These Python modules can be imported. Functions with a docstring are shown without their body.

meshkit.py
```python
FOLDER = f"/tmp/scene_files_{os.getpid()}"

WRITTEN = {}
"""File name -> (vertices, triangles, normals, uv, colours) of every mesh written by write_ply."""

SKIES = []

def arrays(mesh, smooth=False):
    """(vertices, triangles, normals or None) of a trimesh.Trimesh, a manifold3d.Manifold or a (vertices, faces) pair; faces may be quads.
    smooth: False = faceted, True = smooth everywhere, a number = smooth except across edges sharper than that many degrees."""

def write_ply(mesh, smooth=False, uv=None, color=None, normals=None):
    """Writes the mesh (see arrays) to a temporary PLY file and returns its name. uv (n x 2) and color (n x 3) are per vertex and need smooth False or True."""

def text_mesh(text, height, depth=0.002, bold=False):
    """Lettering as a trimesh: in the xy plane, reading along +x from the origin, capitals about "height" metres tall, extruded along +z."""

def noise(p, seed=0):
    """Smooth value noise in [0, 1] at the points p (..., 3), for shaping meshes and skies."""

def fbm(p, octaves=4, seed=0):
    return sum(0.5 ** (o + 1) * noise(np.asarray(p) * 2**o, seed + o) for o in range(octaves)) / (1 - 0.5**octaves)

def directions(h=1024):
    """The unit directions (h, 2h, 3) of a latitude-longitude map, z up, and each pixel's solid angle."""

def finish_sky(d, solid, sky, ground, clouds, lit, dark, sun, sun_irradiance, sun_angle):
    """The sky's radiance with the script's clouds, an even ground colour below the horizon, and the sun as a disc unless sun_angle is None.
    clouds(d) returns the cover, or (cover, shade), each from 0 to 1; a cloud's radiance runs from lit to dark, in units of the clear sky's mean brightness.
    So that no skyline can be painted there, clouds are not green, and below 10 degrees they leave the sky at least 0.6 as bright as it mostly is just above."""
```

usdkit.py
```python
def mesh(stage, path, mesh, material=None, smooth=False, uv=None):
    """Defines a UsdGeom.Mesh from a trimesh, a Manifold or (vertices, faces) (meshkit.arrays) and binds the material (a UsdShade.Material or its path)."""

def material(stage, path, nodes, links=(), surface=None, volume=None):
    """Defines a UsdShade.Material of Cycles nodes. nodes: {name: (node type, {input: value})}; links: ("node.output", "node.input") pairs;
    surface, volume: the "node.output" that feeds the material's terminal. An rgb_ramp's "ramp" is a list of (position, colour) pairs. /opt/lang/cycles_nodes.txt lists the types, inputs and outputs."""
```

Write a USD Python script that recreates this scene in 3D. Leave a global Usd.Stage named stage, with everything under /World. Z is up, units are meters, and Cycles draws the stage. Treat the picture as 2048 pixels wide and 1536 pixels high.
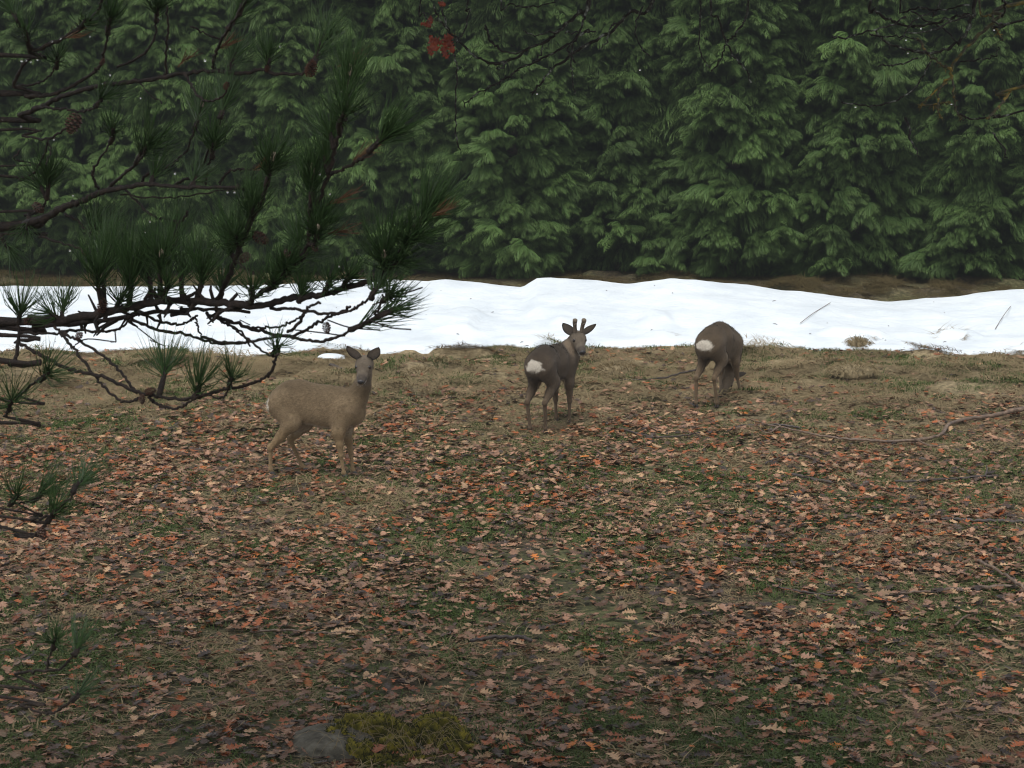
import math, random
import numpy as np, trimesh, usdkit, meshkit
from pxr import Usd, UsdGeom, UsdLux, UsdShade, Gf, Sdf, Vt

stage = Usd.Stage.CreateInMemory()
UsdGeom.SetStageUpAxis(stage, UsdGeom.Tokens.z)
UsdGeom.SetStageMetersPerUnit(stage, 1.0)
UsdGeom.Xform.Define(stage, '/World')
UsdGeom.Scope.Define(stage, '/World/Looks')

# ------------------------------------------------------------------ camera
FPX, CAM_H, PITCH = 4107.0, 3.0, math.atan2(768 - 110, 4107.0)
CP, SP = math.cos(PITCH), math.sin(PITCH)
cam = UsdGeom.Camera.Define(stage, '/World/camera')
cam.CreateHorizontalApertureAttr(36.0)
cam.CreateVerticalApertureAttr(27.0)
cam.CreateFocalLengthAttr(36.0 * FPX / 2048.0)
cam.CreateFocusDistanceAttr(13.5)
cam.CreateFStopAttr(28.0)
cam.CreateClippingRangeAttr(Gf.Vec2f(0.1, 2000.0))
cam.AddTranslateOp().Set(Gf.Vec3d(0, 0, CAM_H))
cam.AddRotateXOp().Set(90.0 - math.degrees(PITCH))
EXPOSURE = 0.52
cam.CreateExposureAttr(EXPOSURE)

# ------------------------------------------------------------------ sky and veiled sun (overcast)
SUN_DIR = np.array([-0.15, -0.30, 0.94]); SUN_DIR /= np.linalg.norm(SUN_DIR)
SUN_EL = math.asin(SUN_DIR[2]); SUN_ROT = math.atan2(SUN_DIR[0], SUN_DIR[1])
sky_m = usdkit.material(stage, '/World/Looks/sky_overcast', {
    'tc': ('texture_coordinate', {}),
    'sky': ('sky_texture', {'sky_type': 'single_scattering', 'sun_disc': False, 'sun_elevation': SUN_EL, 'sun_rotation': SUN_ROT,
                            'air_density': 1.0, 'aerosol_density': 3.0}),
    'grey': ('hsv', {'saturation': 0.18, 'value': 1.0}),
    'n': ('noise_texture', {'scale': 2.2, 'detail': 5.0, 'roughness': 0.55}),
    'nr': ('map_range', {'from_min': 0.3, 'from_max': 0.7, 'to_min': 0.8, 'to_max': 1.15}),
    'mul': ('mix_color', {'blend_type': 'multiply', 'fac': 1.0, 'use_clamp': False}),
    'bg': ('background_shader', {'strength': 0.15})},
    [('sky.color', 'grey.color'), ('tc.generated', 'n.vector'), ('n.fac', 'nr.value'),
     ('grey.color', 'mul.a'), ('nr.result', 'mul.b'), ('mul.result', 'bg.color')], surface='bg.background')
sky = UsdLux.DomeLight.Define(stage, '/World/sky')
UsdShade.MaterialBindingAPI.Apply(sky.GetPrim()).Bind(sky_m)
sky.GetPrim().SetCustomDataByKey('kind', 'structure')
sun = UsdLux.DistantLight.Define(stage, '/World/sun')
sun.CreateIntensityAttr(0.4); sun.CreateAngleAttr(40.0); sun.CreateNormalizeAttr(True)
sun.CreateColorAttr(Gf.Vec3f(1.0, 0.985, 0.96))
zax = Gf.Vec3d(*map(float, SUN_DIR))
sun.AddOrientOp(UsdGeom.XformOp.PrecisionDouble).Set(Gf.Quatd(Gf.Rotation(Gf.Vec3d(0, 0, 1), zax).GetQuat()))

# ------------------------------------------------------------------ helpers
R = np.random.default_rng(7)
names = {}

def numbered(path):
    n = names.get(path, -1) + 1
    names[path] = n
    return path if n == 0 else f'{path}_{n:03d}'

def tag(prim, label=None, cat=None, group=None, kind=None):
    prim = prim.GetPrim() if hasattr(prim, 'GetPrim') else prim
    for k, v in (('label', label), ('category', cat), ('group', group), ('kind', kind)):
        if v: prim.SetCustomDataByKey(k, v)
    return prim

def obj(name, mesh, mat, parent=None, smooth=False, col=None):
    path = numbered((str(parent.GetPath()) if parent is not None else '/World') + '/' + name)
    m = usdkit.mesh(stage, path, mesh, mat, smooth)
    if col is not None:
        UsdGeom.PrimvarsAPI(m).CreatePrimvar('col', Sdf.ValueTypeNames.Color3fArray, 'vertex').Set(Vt.Vec3fArray.FromNumpy(np.asarray(col, np.float32)))
    return m.GetPrim()

def thing(name, loc=(0, 0, 0), rotz=0.0, label=None, cat=None, group=None, kind=None):
    x = UsdGeom.Xform.Define(stage, numbered('/World/' + name))
    x.AddTranslateOp().Set(Gf.Vec3d(*map(float, loc))); x.AddRotateZOp().Set(math.degrees(rotz))
    return tag(x.GetPrim(), label, cat, group, kind)

def ray(u, v):
    return np.array([(u - 1024) / FPX, CP + SP * (768 - v) / FPX, -SP + CP * (768 - v) / FPX])

def at_y(u, v, y):
    d = ray(u, v)
    return np.array([0, 0, CAM_H]) + d * (y / d[1])

def smoothstep(a, b, x):
    t = np.clip((x - a) / (b - a), 0, 1)
    return t * t * (3 - 2 * t)

def P3(x, y, z=0.0):
    x = np.asarray(x, float); return np.stack([x, np.broadcast_to(y, x.shape), np.broadcast_to(z, x.shape)], -1)

def ground_z(x, y):
    x = np.asarray(x, float); y = np.asarray(y, float)
    p = P3(x, y)
    z = 0.10 * (meshkit.fbm(p * 0.55 + 11.3, 3, 3) - 0.5) + 0.045 * (meshkit.fbm(p * 2.3 + 5.1, 3, 9) - 0.5)
    tuss = smoothstep(0.55, 0.8, meshkit.fbm(p * 1.9 + 31.0, 2, 21)) * smoothstep(15, 19, y)
    z = z + 0.07 * tuss + 0.14 * smoothstep(24.5, 26.5, y)
    return z * smoothstep(60, 30, np.hypot(x, y))

def ground_at(u, v):
    d = ray(u, v); o = np.array([0, 0, CAM_H]); t = -CAM_H / d[2]
    for _ in range(25):
        p = o + d * t
        t -= (p[2] - float(ground_z(p[0], p[1]))) / d[2]
    return o + d * t

def spline(pts, n):
    """Catmull-Rom through pts, n samples a span."""
    p = np.asarray(pts, float)
    if len(p) == 2: return p[0] + (p[1] - p[0]) * np.linspace(0, 1, n + 1)[:, None]
    q = np.vstack([2 * p[0] - p[1], p, 2 * p[-1] - p[-2]])
    out = []
    for i in range(len(p) - 1):
        t = np.linspace(0, 1, n, endpoint=False)[:, None]
        a, b, c, d = q[i], q[i + 1], q[i + 2], q[i + 3]
        out.append(0.5 * (2 * b + (c - a) * t + (2 * a - 5 * b + 4 * c - d) * t ** 2 + (3 * b - a - 3 * c + d) * t ** 3))
    return np.vstack(out + [p[-1:]])

def tube(pts, rad, sides=7, jitter=0.0, rng=R, cap=True):
    p = np.asarray(pts, float); n = len(p)
    t = np.gradient(p, axis=0); t /= np.linalg.norm(t, axis=1, keepdims=True) + 1e-12
    a = np.cross(t, [0.13, 0.97, 0.2]); a /= np.linalg.norm(a, axis=1, keepdims=True) + 1e-9
    b = np.cross(t, a)
    ang = np.arange(sides) * 2 * np.pi / sides
    r = np.broadcast_to(np.asarray(rad, float), (n,))[:, None] * (1 + jitter * (rng.random((n, sides)) - 0.5) * 2)
    v = (p[:, None] + r[..., None] * (np.cos(ang)[None, :, None] * a[:, None] + np.sin(ang)[None, :, None] * b[:, None])).reshape(-1, 3)
    i, j = np.meshgrid(np.arange(n - 1), np.arange(sides), indexing='ij')
    A, B, C, D = i * sides + j, i * sides + (j + 1) % sides, (i + 1) * sides + (j + 1) % sides, (i + 1) * sides + j
    f = np.vstack([np.stack([A, B, C], -1).reshape(-1, 3), np.stack([A, C, D], -1).reshape(-1, 3)])
    if cap:
        k = np.arange(sides); v = np.vstack([v, p[:1] - t[:1] * r[0].mean() * .4, p[-1:] + t[-1:] * r[-1].mean() * .6]); c0, c1 = n * sides, n * sides + 1
        f = np.vstack([f, np.stack([(k + 1) % sides, k, np.full(sides, c0)], -1),
                       np.stack([(n - 1) * sides + k, (n - 1) * sides + (k + 1) % sides, np.full(sides, c1)], -1)])
    return v, f

def join(parts):
    vs, fs, o = [], [], 0
    for v, f in parts:
        vs.append(v); fs.append(np.asarray(f) + o); o += len(v)
    return np.vstack(vs), np.vstack(fs)

def instancer(name, parent, protos, idx, pos, quat, scale, label=None, cat=None, kind='stuff'):
    """protos: list of (mesh, material, smooth). quat: (n,4) w x y z."""
    path = numbered((str(parent.GetPath()) if parent is not None else '/World') + '/' + name)
    pi = UsdGeom.PointInstancer.Define(stage, path)
    rel = pi.CreatePrototypesRel()
    holder = UsdGeom.Scope.Define(stage, path + '/prototypes')
    for k, (m, mat, sm, *col) in enumerate(protos):
        q = usdkit.mesh(stage, f'{path}/prototypes/{name}_{k:03d}', m, mat, sm)
        if col: UsdGeom.PrimvarsAPI(q).CreatePrimvar('col', Sdf.ValueTypeNames.Color3fArray, 'vertex').Set(Vt.Vec3fArray.FromNumpy(np.asarray(col[0], np.float32)))
        rel.AddTarget(q.GetPath())
    pi.CreateProtoIndicesAttr(Vt.IntArray.FromNumpy(np.asarray(idx, np.int32)))
    pi.CreatePositionsAttr(Vt.Vec3fArray.FromNumpy(np.asarray(pos, np.float32)))
    q = np.asarray(quat, np.float32)
    pi.CreateOrientationsAttr(Vt.QuathArray([Gf.Quath(float(w), float(x), float(y), float(z)) for w, x, y, z in q]))
    s = np.asarray(scale, np.float32)
    pi.CreateScalesAttr(Vt.Vec3fArray.FromNumpy(np.repeat(s[:, None], 3, 1) if s.ndim == 1 else s))
    return tag(pi.GetPrim(), label, cat, None, kind)

def quat_from_mats(m):
    from scipy.spatial.transform import Rotation
    q = Rotation.from_matrix(m).as_quat()
    return q[:, [3, 0, 1, 2]]

def frames(z, spin):
    """matrices whose z column is z and which are spun about it."""
    z = z / np.linalg.norm(z, axis=1, keepdims=True)
    h = np.stack([np.cos(spin), np.sin(spin), 0 * spin], -1)
    x = h - z * (h * z).sum(1, keepdims=True); x /= np.linalg.norm(x, axis=1, keepdims=True)
    return np.stack([x, np.cross(z, x), z], -1)

LK = '/World/Looks/'
def ramp_mat(name, stops, scale=6.0, rough=0.7, bump=0.0, bscale=60.0, src='noise', spec=0.5, detail=5.0, coord='position', bdist=0.01, sheen=0.0, transl=None, nrange=(0.32, 0.68)):
    nodes = {'g': ('geometry', {}), 'tc': ('texture_coordinate', {}), 'oi': ('object_info', {}),
             'n': ('noise_texture', {'scale': scale, 'detail': detail, 'roughness': 0.6}),
             'mr': ('map_range', {'from_min': nrange[0], 'from_max': nrange[1], 'clamp': True}),
             'r': ('rgb_ramp', {'ramp': stops}),
             'p': ('principled_bsdf', {'roughness': rough, 'specular_ior_level': spec, 'sheen_weight': sheen, 'sheen_roughness': 0.6})}
    links = [('g.position' if coord == 'position' else 'tc.object', 'n.vector'), ('r.color', 'p.base_color')]
    if src == 'noise': links += [('n.fac', 'mr.value'), ('mr.result', 'r.fac')]
    elif src == 'island': links += [('g.random_per_island', 'r.fac')]
    elif src == 'object': links += [('oi.random', 'r.fac')]
    if bump:
        nodes['bn'] = ('noise_texture', {'scale': bscale, 'detail': 4.0, 'roughness': 0.6})
        nodes['b'] = ('bump', {'strength': bump, 'distance': bdist})
        links += [(links[0][0], 'bn.vector'), ('bn.fac', 'b.height'), ('b.normal', 'p.normal')]
    surf = 'p.BSDF'
    if transl:
        nodes['t'] = ('translucent_bsdf', {}); nodes['mx'] = ('mix_closure', {'fac': transl})
        links += [('r.color', 't.color'), ('p.BSDF', 'mx.closure1'), ('t.BSDF', 'mx.closure2')]; surf = 'mx.closure'
    return usdkit.material(stage, LK + name, nodes, links, surface=surf)

# ------------------------------------------------------------------ materials
M = {}
M['soil'] = usdkit.material(stage, LK + 'soil_and_moss', {
    'g': ('geometry', {}), 'n1': ('noise_texture', {'scale': 1.3, 'detail': 4.0, 'roughness': 0.6}),
    'n2': ('noise_texture', {'scale': 22.0, 'detail': 5.0, 'roughness': 0.7}),
    'sx': ('separate_xyz', {}), 'far': ('map_range', {'from_min': 14.0, 'from_max': 20.0, 'clamp': True}), 'fb': ('map_range', {'from_min': 22.0, 'from_max': 24.5, 'to_min': 1.0, 'to_max': 0.15, 'clamp': True}), 'fm': ('math', {'math_type': 'multiply'}),
    'm1': ('map_range', {'from_min': 0.38, 'from_max': 0.62, 'clamp': True}),
    'm2': ('map_range', {'from_min': 0.35, 'from_max': 0.65, 'clamp': True}),
    'ra': ('rgb_ramp', {'ramp': [(0, (.014, .010, .008)), (.5, (.032, .023, .014)), (1, (.075, .050, .028))]}),
    'rb': ('rgb_ramp', {'ramp': [(0, (.030, .034, .012)), (.5, (.055, .060, .022)), (1, (.11, .10, .045))]}),
    'rc': ('rgb_ramp', {'ramp': [(0, (.09, .068, .038)), (.5, (.19, .15, .085)), (1, (.30, .235, .135))]}),
    'mx': ('mix_color', {'blend_type': 'mix'}), 'mf': ('mix_color', {'blend_type': 'mix'}),
    'b': ('bump', {'strength': 0.8, 'distance': 0.02}), 'p': ('principled_bsdf', {'roughness': 0.8, 'specular_ior_level': 0.2})},
    [('g.position', 'n1.vector'), ('g.position', 'n2.vector'), ('n1.fac', 'm1.value'), ('n2.fac', 'm2.value'),
     ('m2.result', 'ra.fac'), ('m2.result', 'rb.fac'), ('m2.result', 'rc.fac'), ('ra.color', 'mx.a'), ('rb.color', 'mx.b'), ('m1.result', 'mx.fac'),
     ('g.position', 'sx.vector'), ('sx.y', 'far.value'), ('sx.y', 'fb.value'), ('far.result', 'fm.value1'), ('fb.result', 'fm.value2'), ('mx.result', 'mf.a'), ('rc.color', 'mf.b'), ('fm.value', 'mf.fac'),
     ('mf.result', 'p.base_color'), ('n2.fac', 'b.height'), ('b.normal', 'p.normal')], surface='p.BSDF')
M['snow'] = ramp_mat('old_snow', [(0, (.47, .515, .55)), (1, (.60, .64, .665))], scale=1.6, rough=0.6, spec=.2, bump=0.5, bscale=9.0, bdist=0.03)
LEAFCOL = {'rust': (.165, .046, .012), 'brown': (.090, .041, .018), 'tan': (.235, .145, .078), 'pink': (.185, .100, .060), 'dark': (.030, .018, .012), 'orange': (.27, .085, .014)}
for k, c in LEAFCOL.items():
    c = np.array(c)
    M['leaf_' + k] = usdkit.material(stage, LK + 'fallen_leaf_' + k, {
        'oi': ('object_info', {}), 'tc': ('texture_coordinate', {}), 'n': ('noise_texture', {'scale': 30.0, 'detail': 3.0}),
        'mr': ('map_range', {'from_min': 0.3, 'from_max': 0.7, 'clamp': True}),
        'r': ('rgb_ramp', {'ramp': [(0, tuple(c * .72)), (1, tuple(np.minimum(c * 1.25, .6)))]}),
        'h': ('hsv', {}), 'v': ('map_range', {'to_min': 0.45, 'to_max': 1.55}), 'p': ('principled_bsdf', {'roughness': 0.42, 'specular_ior_level': 0.28})},
        [('tc.object', 'n.vector'), ('n.fac', 'mr.value'), ('mr.result', 'r.fac'), ('r.color', 'h.color'), ('oi.random', 'v.value'), ('v.result', 'h.value'), ('h.color', 'p.base_color')], surface='p.BSDF')
M['grass'] = ramp_mat('green_grass', [(0, (.042, .064, .013)), (.45, (.085, .108, .024)), (.7, (.14, .135, .040)), (1, (.21, .155, .068))], src='island', rough=.55, spec=.15)
M['straw'] = ramp_mat('straw_grass', [(0, (.17, .13, .070)), (.5, (.32, .245, .135)), (.8, (.43, .345, .20)), (1, (.19, .19, .085))], src='island', rough=.6, spec=.12)
M['verge'] = ramp_mat('verge_grass', [(0, (.06, .045, .018)), (.6, (.14, .095, .04)), (1, (.22, .15, .06))], src='island', rough=.6, spec=.1)
M['bark'] = ramp_mat('pine_twig_bark', [(0, (.008, .006, .005)), (.6, (.018, .012, .009)), (1, (.034, .022, .016))], scale=90, spec=.25, rough=.6, bump=.8, bscale=260, bdist=.004)
M['trunk'] = ramp_mat('pine_trunk_bark', [(0, (.02, .015, .012)), (.6, (.06, .04, .03)), (1, (.12, .08, .055))], scale=14, rough=.85, bump=1., bscale=22, bdist=.03)
M['needle'] = ramp_mat('pine_needle', [(0, (.034, .068, .020)), (.5, (.085, .150, .044)), (.85, (.16, .24, .085)), (.95, (.22, .29, .11)), (.97, (.26, .15, .06)), (1, (.32, .18, .08))], src='island', rough=.42, transl=.25, spec=.35)
M['dry_needle'] = ramp_mat('dry_pine_needle', [(0, (.10, .045, .02)), (1, (.22, .12, .06))], src='island', rough=.5)
M['cone'] = ramp_mat('pine_cone', [(0, (.03, .014, .009)), (1, (.085, .035, .020))], scale=80, rough=.6)
M['bud'] = ramp_mat('pine_bud', [(0, (.30, .22, .16)), (1, (.5, .40, .32))], scale=120, rough=.6)
M['lichen_twig'] = ramp_mat('lichen_twig_bark', [(0, (.010, .008, .007)), (.55, (.022, .018, .014)), (.74, (.06, .062, .050)), (1, (.24, .255, .22))], scale=34, spec=.2, rough=.8, bump=.5, bscale=180, bdist=.003)
M['yellow_lichen'] = ramp_mat('yellow_lichen_bark', [(0, (.02, .017, .012)), (.45, (.05, .045, .018)), (.7, (.13, .095, .018)), (1, (.26, .18, .028))], scale=24, rough=.8, bump=.6, bscale=180, bdist=.003)
M['red_leaf'] = ramp_mat('withered_red_leaf', [(0, (.12, .022, .013)), (1, (.25, .058, .030))], scale=40, rough=.5, transl=.3)
M['drop'] = usdkit.material(stage, LK + 'water_drop', {'p': ('principled_bsdf', {'transmission_weight': 1.0, 'roughness': 0.0, 'ior': 1.33, 'base_color': (1, 1, 1)})}, [], surface='p.BSDF')
M['stick'] = ramp_mat('wet_fallen_wood', [(0, (.035, .022, .015)), (.5, (.085, .055, .036)), (1, (.17, .115, .075))], scale=30, rough=.5, bump=.6, bscale=160, bdist=.004)
M['dark_stick'] = ramp_mat('dark_rotten_wood', [(0, (.012, .009, .008)), (1, (.05, .034, .026))], scale=40, rough=.6, bump=.6, bscale=160, bdist=.004)
M['stone'] = ramp_mat('grey_stone', [(0, (.028, .025, .018)), (.5, (.066, .060, .046)), (1, (.125, .117, .092))], scale=14, rough=.8, spec=.15, bump=.8, bscale=45, bdist=.004)
M['moss'] = ramp_mat('yellow_green_moss', [(0, (.024, .024, .007)), (.5, (.085, .076, .013)), (1, (.19, .155, .022))], scale=22, rough=.9, spec=.1, bump=1., bscale=120, bdist=.003)
M['moss_blade'] = ramp_mat('moss_shoots', [(0, (.022, .025, .007)), (.6, (.095, .086, .015)), (1, (.24, .19, .04))], src='island', rough=.7, spec=.1)
M['cypress'] = usdkit.material(stage, LK + 'cypress_spray', {
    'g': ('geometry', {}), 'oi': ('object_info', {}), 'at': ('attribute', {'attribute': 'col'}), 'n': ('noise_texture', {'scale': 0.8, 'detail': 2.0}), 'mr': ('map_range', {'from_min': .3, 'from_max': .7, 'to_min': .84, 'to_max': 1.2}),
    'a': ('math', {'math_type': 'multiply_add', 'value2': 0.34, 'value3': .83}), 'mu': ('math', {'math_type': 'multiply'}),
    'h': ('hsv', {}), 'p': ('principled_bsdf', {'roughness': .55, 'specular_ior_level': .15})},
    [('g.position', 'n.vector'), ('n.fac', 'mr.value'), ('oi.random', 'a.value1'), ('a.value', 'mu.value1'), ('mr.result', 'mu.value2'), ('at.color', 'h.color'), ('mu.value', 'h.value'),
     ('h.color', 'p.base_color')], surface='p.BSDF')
M['fur'] = usdkit.material(stage, LK + 'deer_fur', {
    'at': ('attribute', {'attribute': 'col'}), 'tc': ('texture_coordinate', {}), 'mp': ('mapping', {'scale': (60., 160., 110.)}),
    'n': ('noise_texture', {'scale': 1.0, 'detail': 4.0, 'roughness': .7}), 'mr': ('map_range', {'from_min': .3, 'from_max': .7, 'to_min': .72, 'to_max': 1.28}),
    'mu': ('mix_color', {'blend_type': 'multiply', 'fac': 1.0, 'use_clamp': False}), 'b': ('bump', {'strength': .5, 'distance': .0008}),
    'p': ('principled_bsdf', {'roughness': .85, 'specular_ior_level': .12, 'sheen_weight': .05, 'sheen_roughness': .5})},
    [('tc.object', 'mp.vector'), ('mp.vector', 'n.vector'), ('n.fac', 'mr.value'), ('at.color', 'mu.a'), ('mr.result', 'mu.b'), ('mu.result', 'p.base_color'),
     ('n.fac', 'b.height'), ('b.normal', 'p.normal')], surface='p.BSDF')
M['eye'] = usdkit.material(stage, LK + 'deer_eye', {'p': ('principled_bsdf', {'base_color': (.008, .005, .004), 'roughness': .12})}, [], surface='p.BSDF')
M['nose'] = usdkit.material(stage, LK + 'deer_nose', {'p': ('principled_bsdf', {'base_color': (.010, .009, .010), 'roughness': .35})}, [], surface='p.BSDF')
M['hoof'] = usdkit.material(stage, LK + 'deer_hoof', {'p': ('principled_bsdf', {'base_color': (.018, .015, .013), 'roughness': .45})}, [], surface='p.BSDF')

# ------------------------------------------------------------------ ground: one sheet to the horizon
def axis_coords(lo, hi, step, far, n):
    core = np.arange(lo, hi + 1e-6, step); g = np.geomspace(step * 2, far, n)
    return np.concatenate([(lo - g)[::-1], core, hi + g])
gx, gy = axis_coords(-7.5, 7.5, .06, 150, 26), axis_coords(5.5, 27.5, .06, 150, 26)
X, Y = np.meshgrid(gx, gy, indexing='ij'); Z = ground_z(X, Y)
def grid_faces(nx, ny):
    i, j = np.meshgrid(np.arange(nx - 1), np.arange(ny - 1), indexing='ij')
    a, b, c, d = i * ny + j, (i + 1) * ny + j, (i + 1) * ny + j + 1, i * ny + j + 1
    return np.vstack([np.stack([a, b, c], -1).reshape(-1, 3), np.stack([a, c, d], -1).reshape(-1, 3)])
tag(obj('ground', (np.stack([X, Y, Z], -1).reshape(-1, 3), grid_faces(*X.shape)), M['soil'], smooth=True), kind='structure',
    label='gently uneven meadow floor of dark soil, moss and flattened straw')

# ------------------------------------------------------------------ snow bank: a thawing layer between meadow and hedge
near_px = [(-400, 706), (0, 706), (150, 704), (300, 701), (440, 715), (520, 710), (640, 700), (760, 703), (850, 705), (930, 700), (1000, 692), (1080, 696), (1150, 702), (1210, 697), (1370, 694), (1500, 697), (1600, 700), (1750, 702), (1850, 707), (2048, 711), (2450, 708)]
crest_px = [(-400, 574), (0, 573), (300, 574), (560, 570), (680, 558), (760, 560), (850, 564), (900, 559), (960, 566), (1040, 576), (1070, 556), (1110, 557), (1200, 562), (1250, 567), (1280, 567), (1340, 558), (1400, 560), (1450, 567), (1500, 570), (1560, 580), (1620, 585), (1700, 597), (1790, 606), (1850, 601), (1920, 594), (1990, 584), (2048, 579), (2450, 576)]
YC = 24.4
nx_ = np.array([ground_at(u, v)[:2] for u, v in near_px]); nx_ = nx_[np.argsort(nx_[:, 0])]
cz_ = np.array([at_y(u, v, YC)[[0, 2]] for u, v in crest_px])
sx, sy = np.arange(-8.5, 8.51, .05), np.arange(19.3, 26.6, .05)
SX, SY = np.meshgrid(sx, sy, indexing='ij')
yn = np.interp(SX, nx_[:, 0], nx_[:, 1]) + .35 * (meshkit.fbm(P3(SX, SY) * 3.0, 3, 5) - .5)
zc = np.interp(SX + .10 * (meshkit.noise(P3(SX, 0 * SX) * 4, 3) - .5), cz_[:, 0], cz_[:, 1]) + .035 * (meshkit.fbm(P3(SX, SY) * 3.2, 3, 8) - .5)
t = (SY - yn) / (YC - yn)
rise = .055 * smoothstep(-.01, .05, t)
body = np.where(t < 0, -.15 * np.clip(-t * 12, 0, 1), rise + (zc - .055) * np.clip(t, 0, 1) ** 1.25)
back = smoothstep(1.0, 1.42, t)
H = body * (1 - back) - back * .15 + ground_z(SX, SY) * (1 - smoothstep(.3, 1, t)) + .045 * (meshkit.fbm(P3(SX, SY) * 1.3, 4, 77) - .5) * smoothstep(0, .15, t) * (1 - smoothstep(.8, 1, t))
H = np.where(t > 1.3, H + ground_z(SX, SY), H)
tag(obj('snow_bank', (np.stack([SX, SY, H], -1).reshape(-1, 3), grid_faces(*SX.shape)), M['snow'], smooth=True),
    'long white bank of old thawing snow lying between the meadow and the hedge', 'snow bank')
def snow_z(x, y):
    i = np.clip(np.round((x - sx[0]) / .05).astype(int), 0, len(sx) - 1); j = np.clip(np.round((y - sy[0]) / .05).astype(int), 0, len(sy) - 1)
    return H[i, j]

spk = np.random.default_rng(19); parts_ = []
for _ in range(45):
    x_, y_ = spk.uniform(-5.2, 5.2), 20.9 + 3.3 * spk.random() ** 1.6; z_ = float(snow_z(np.array(x_), np.array(y_))) + .004
    if z_ < .03: continue
    a_ = spk.uniform(0, 6.28); L_ = spk.uniform(.01, .05); d_ = np.array([math.cos(a_), math.sin(a_), .1]) * L_
    parts_.append(tube(np.array([[x_, y_, z_], np.array([x_, y_, z_ + .004]) + d_ * .5, np.array([x_, y_, z_]) + d_]), [.003, .004, .002], 4))
tag(obj('snow_debris', join(parts_), M['dark_stick']), 'scattered tiny bits of twig and leaf lying on the white snow', 'debris', kind='stuff')

def patch(u, v, wu, dv, label, h=.03, seed=0):
    c = ground_at(u, v); w = wu / FPX * c[1] / 2; d = abs(ground_at(u, v - dv)[1] - ground_at(u, v + dv)[1]) / 2
    a, r = np.meshgrid(np.linspace(0, 2 * np.pi, 41)[:-1], np.linspace(0, 1, 9), indexing='ij')
    rr = r * (1 + .5 * (meshkit.fbm(P3(np.cos(a) * 1.7, np.sin(a) * 1.7, seed), 3, seed) - .5))
    x, y = c[0] + np.cos(a) * rr * w, c[1] + np.sin(a) * rr * d
    z = ground_z(x, y) + h * (1 - r ** 3) - .02 * (r > .95) + .01
    n, m = a.shape; i, j = np.meshgrid(np.arange(n), np.arange(m - 1), indexing='ij'); i2 = (i + 1) % n
    f = np.vstack([np.stack([i * m + j, i * m + j + 1, i2 * m + j + 1], -1).reshape(-1, 3), np.stack([i * m + j, i2 * m + j + 1, i2 * m + j], -1).reshape(-1, 3)])
    tag(obj('snow_patch', (np.stack([x, y, z], -1).reshape(-1, 3), f), M['snow'], smooth=True), label, 'snow patch')
patch(664, 716, 62, 3.5, 'thin leftover strip of snow on the grass left of the ears of the nearest deer', .035, 3)
patch(1508, 698, 26, 2.5, 'tiny remnant of snow just right of the back of the grazing deer', .03, 5)

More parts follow.
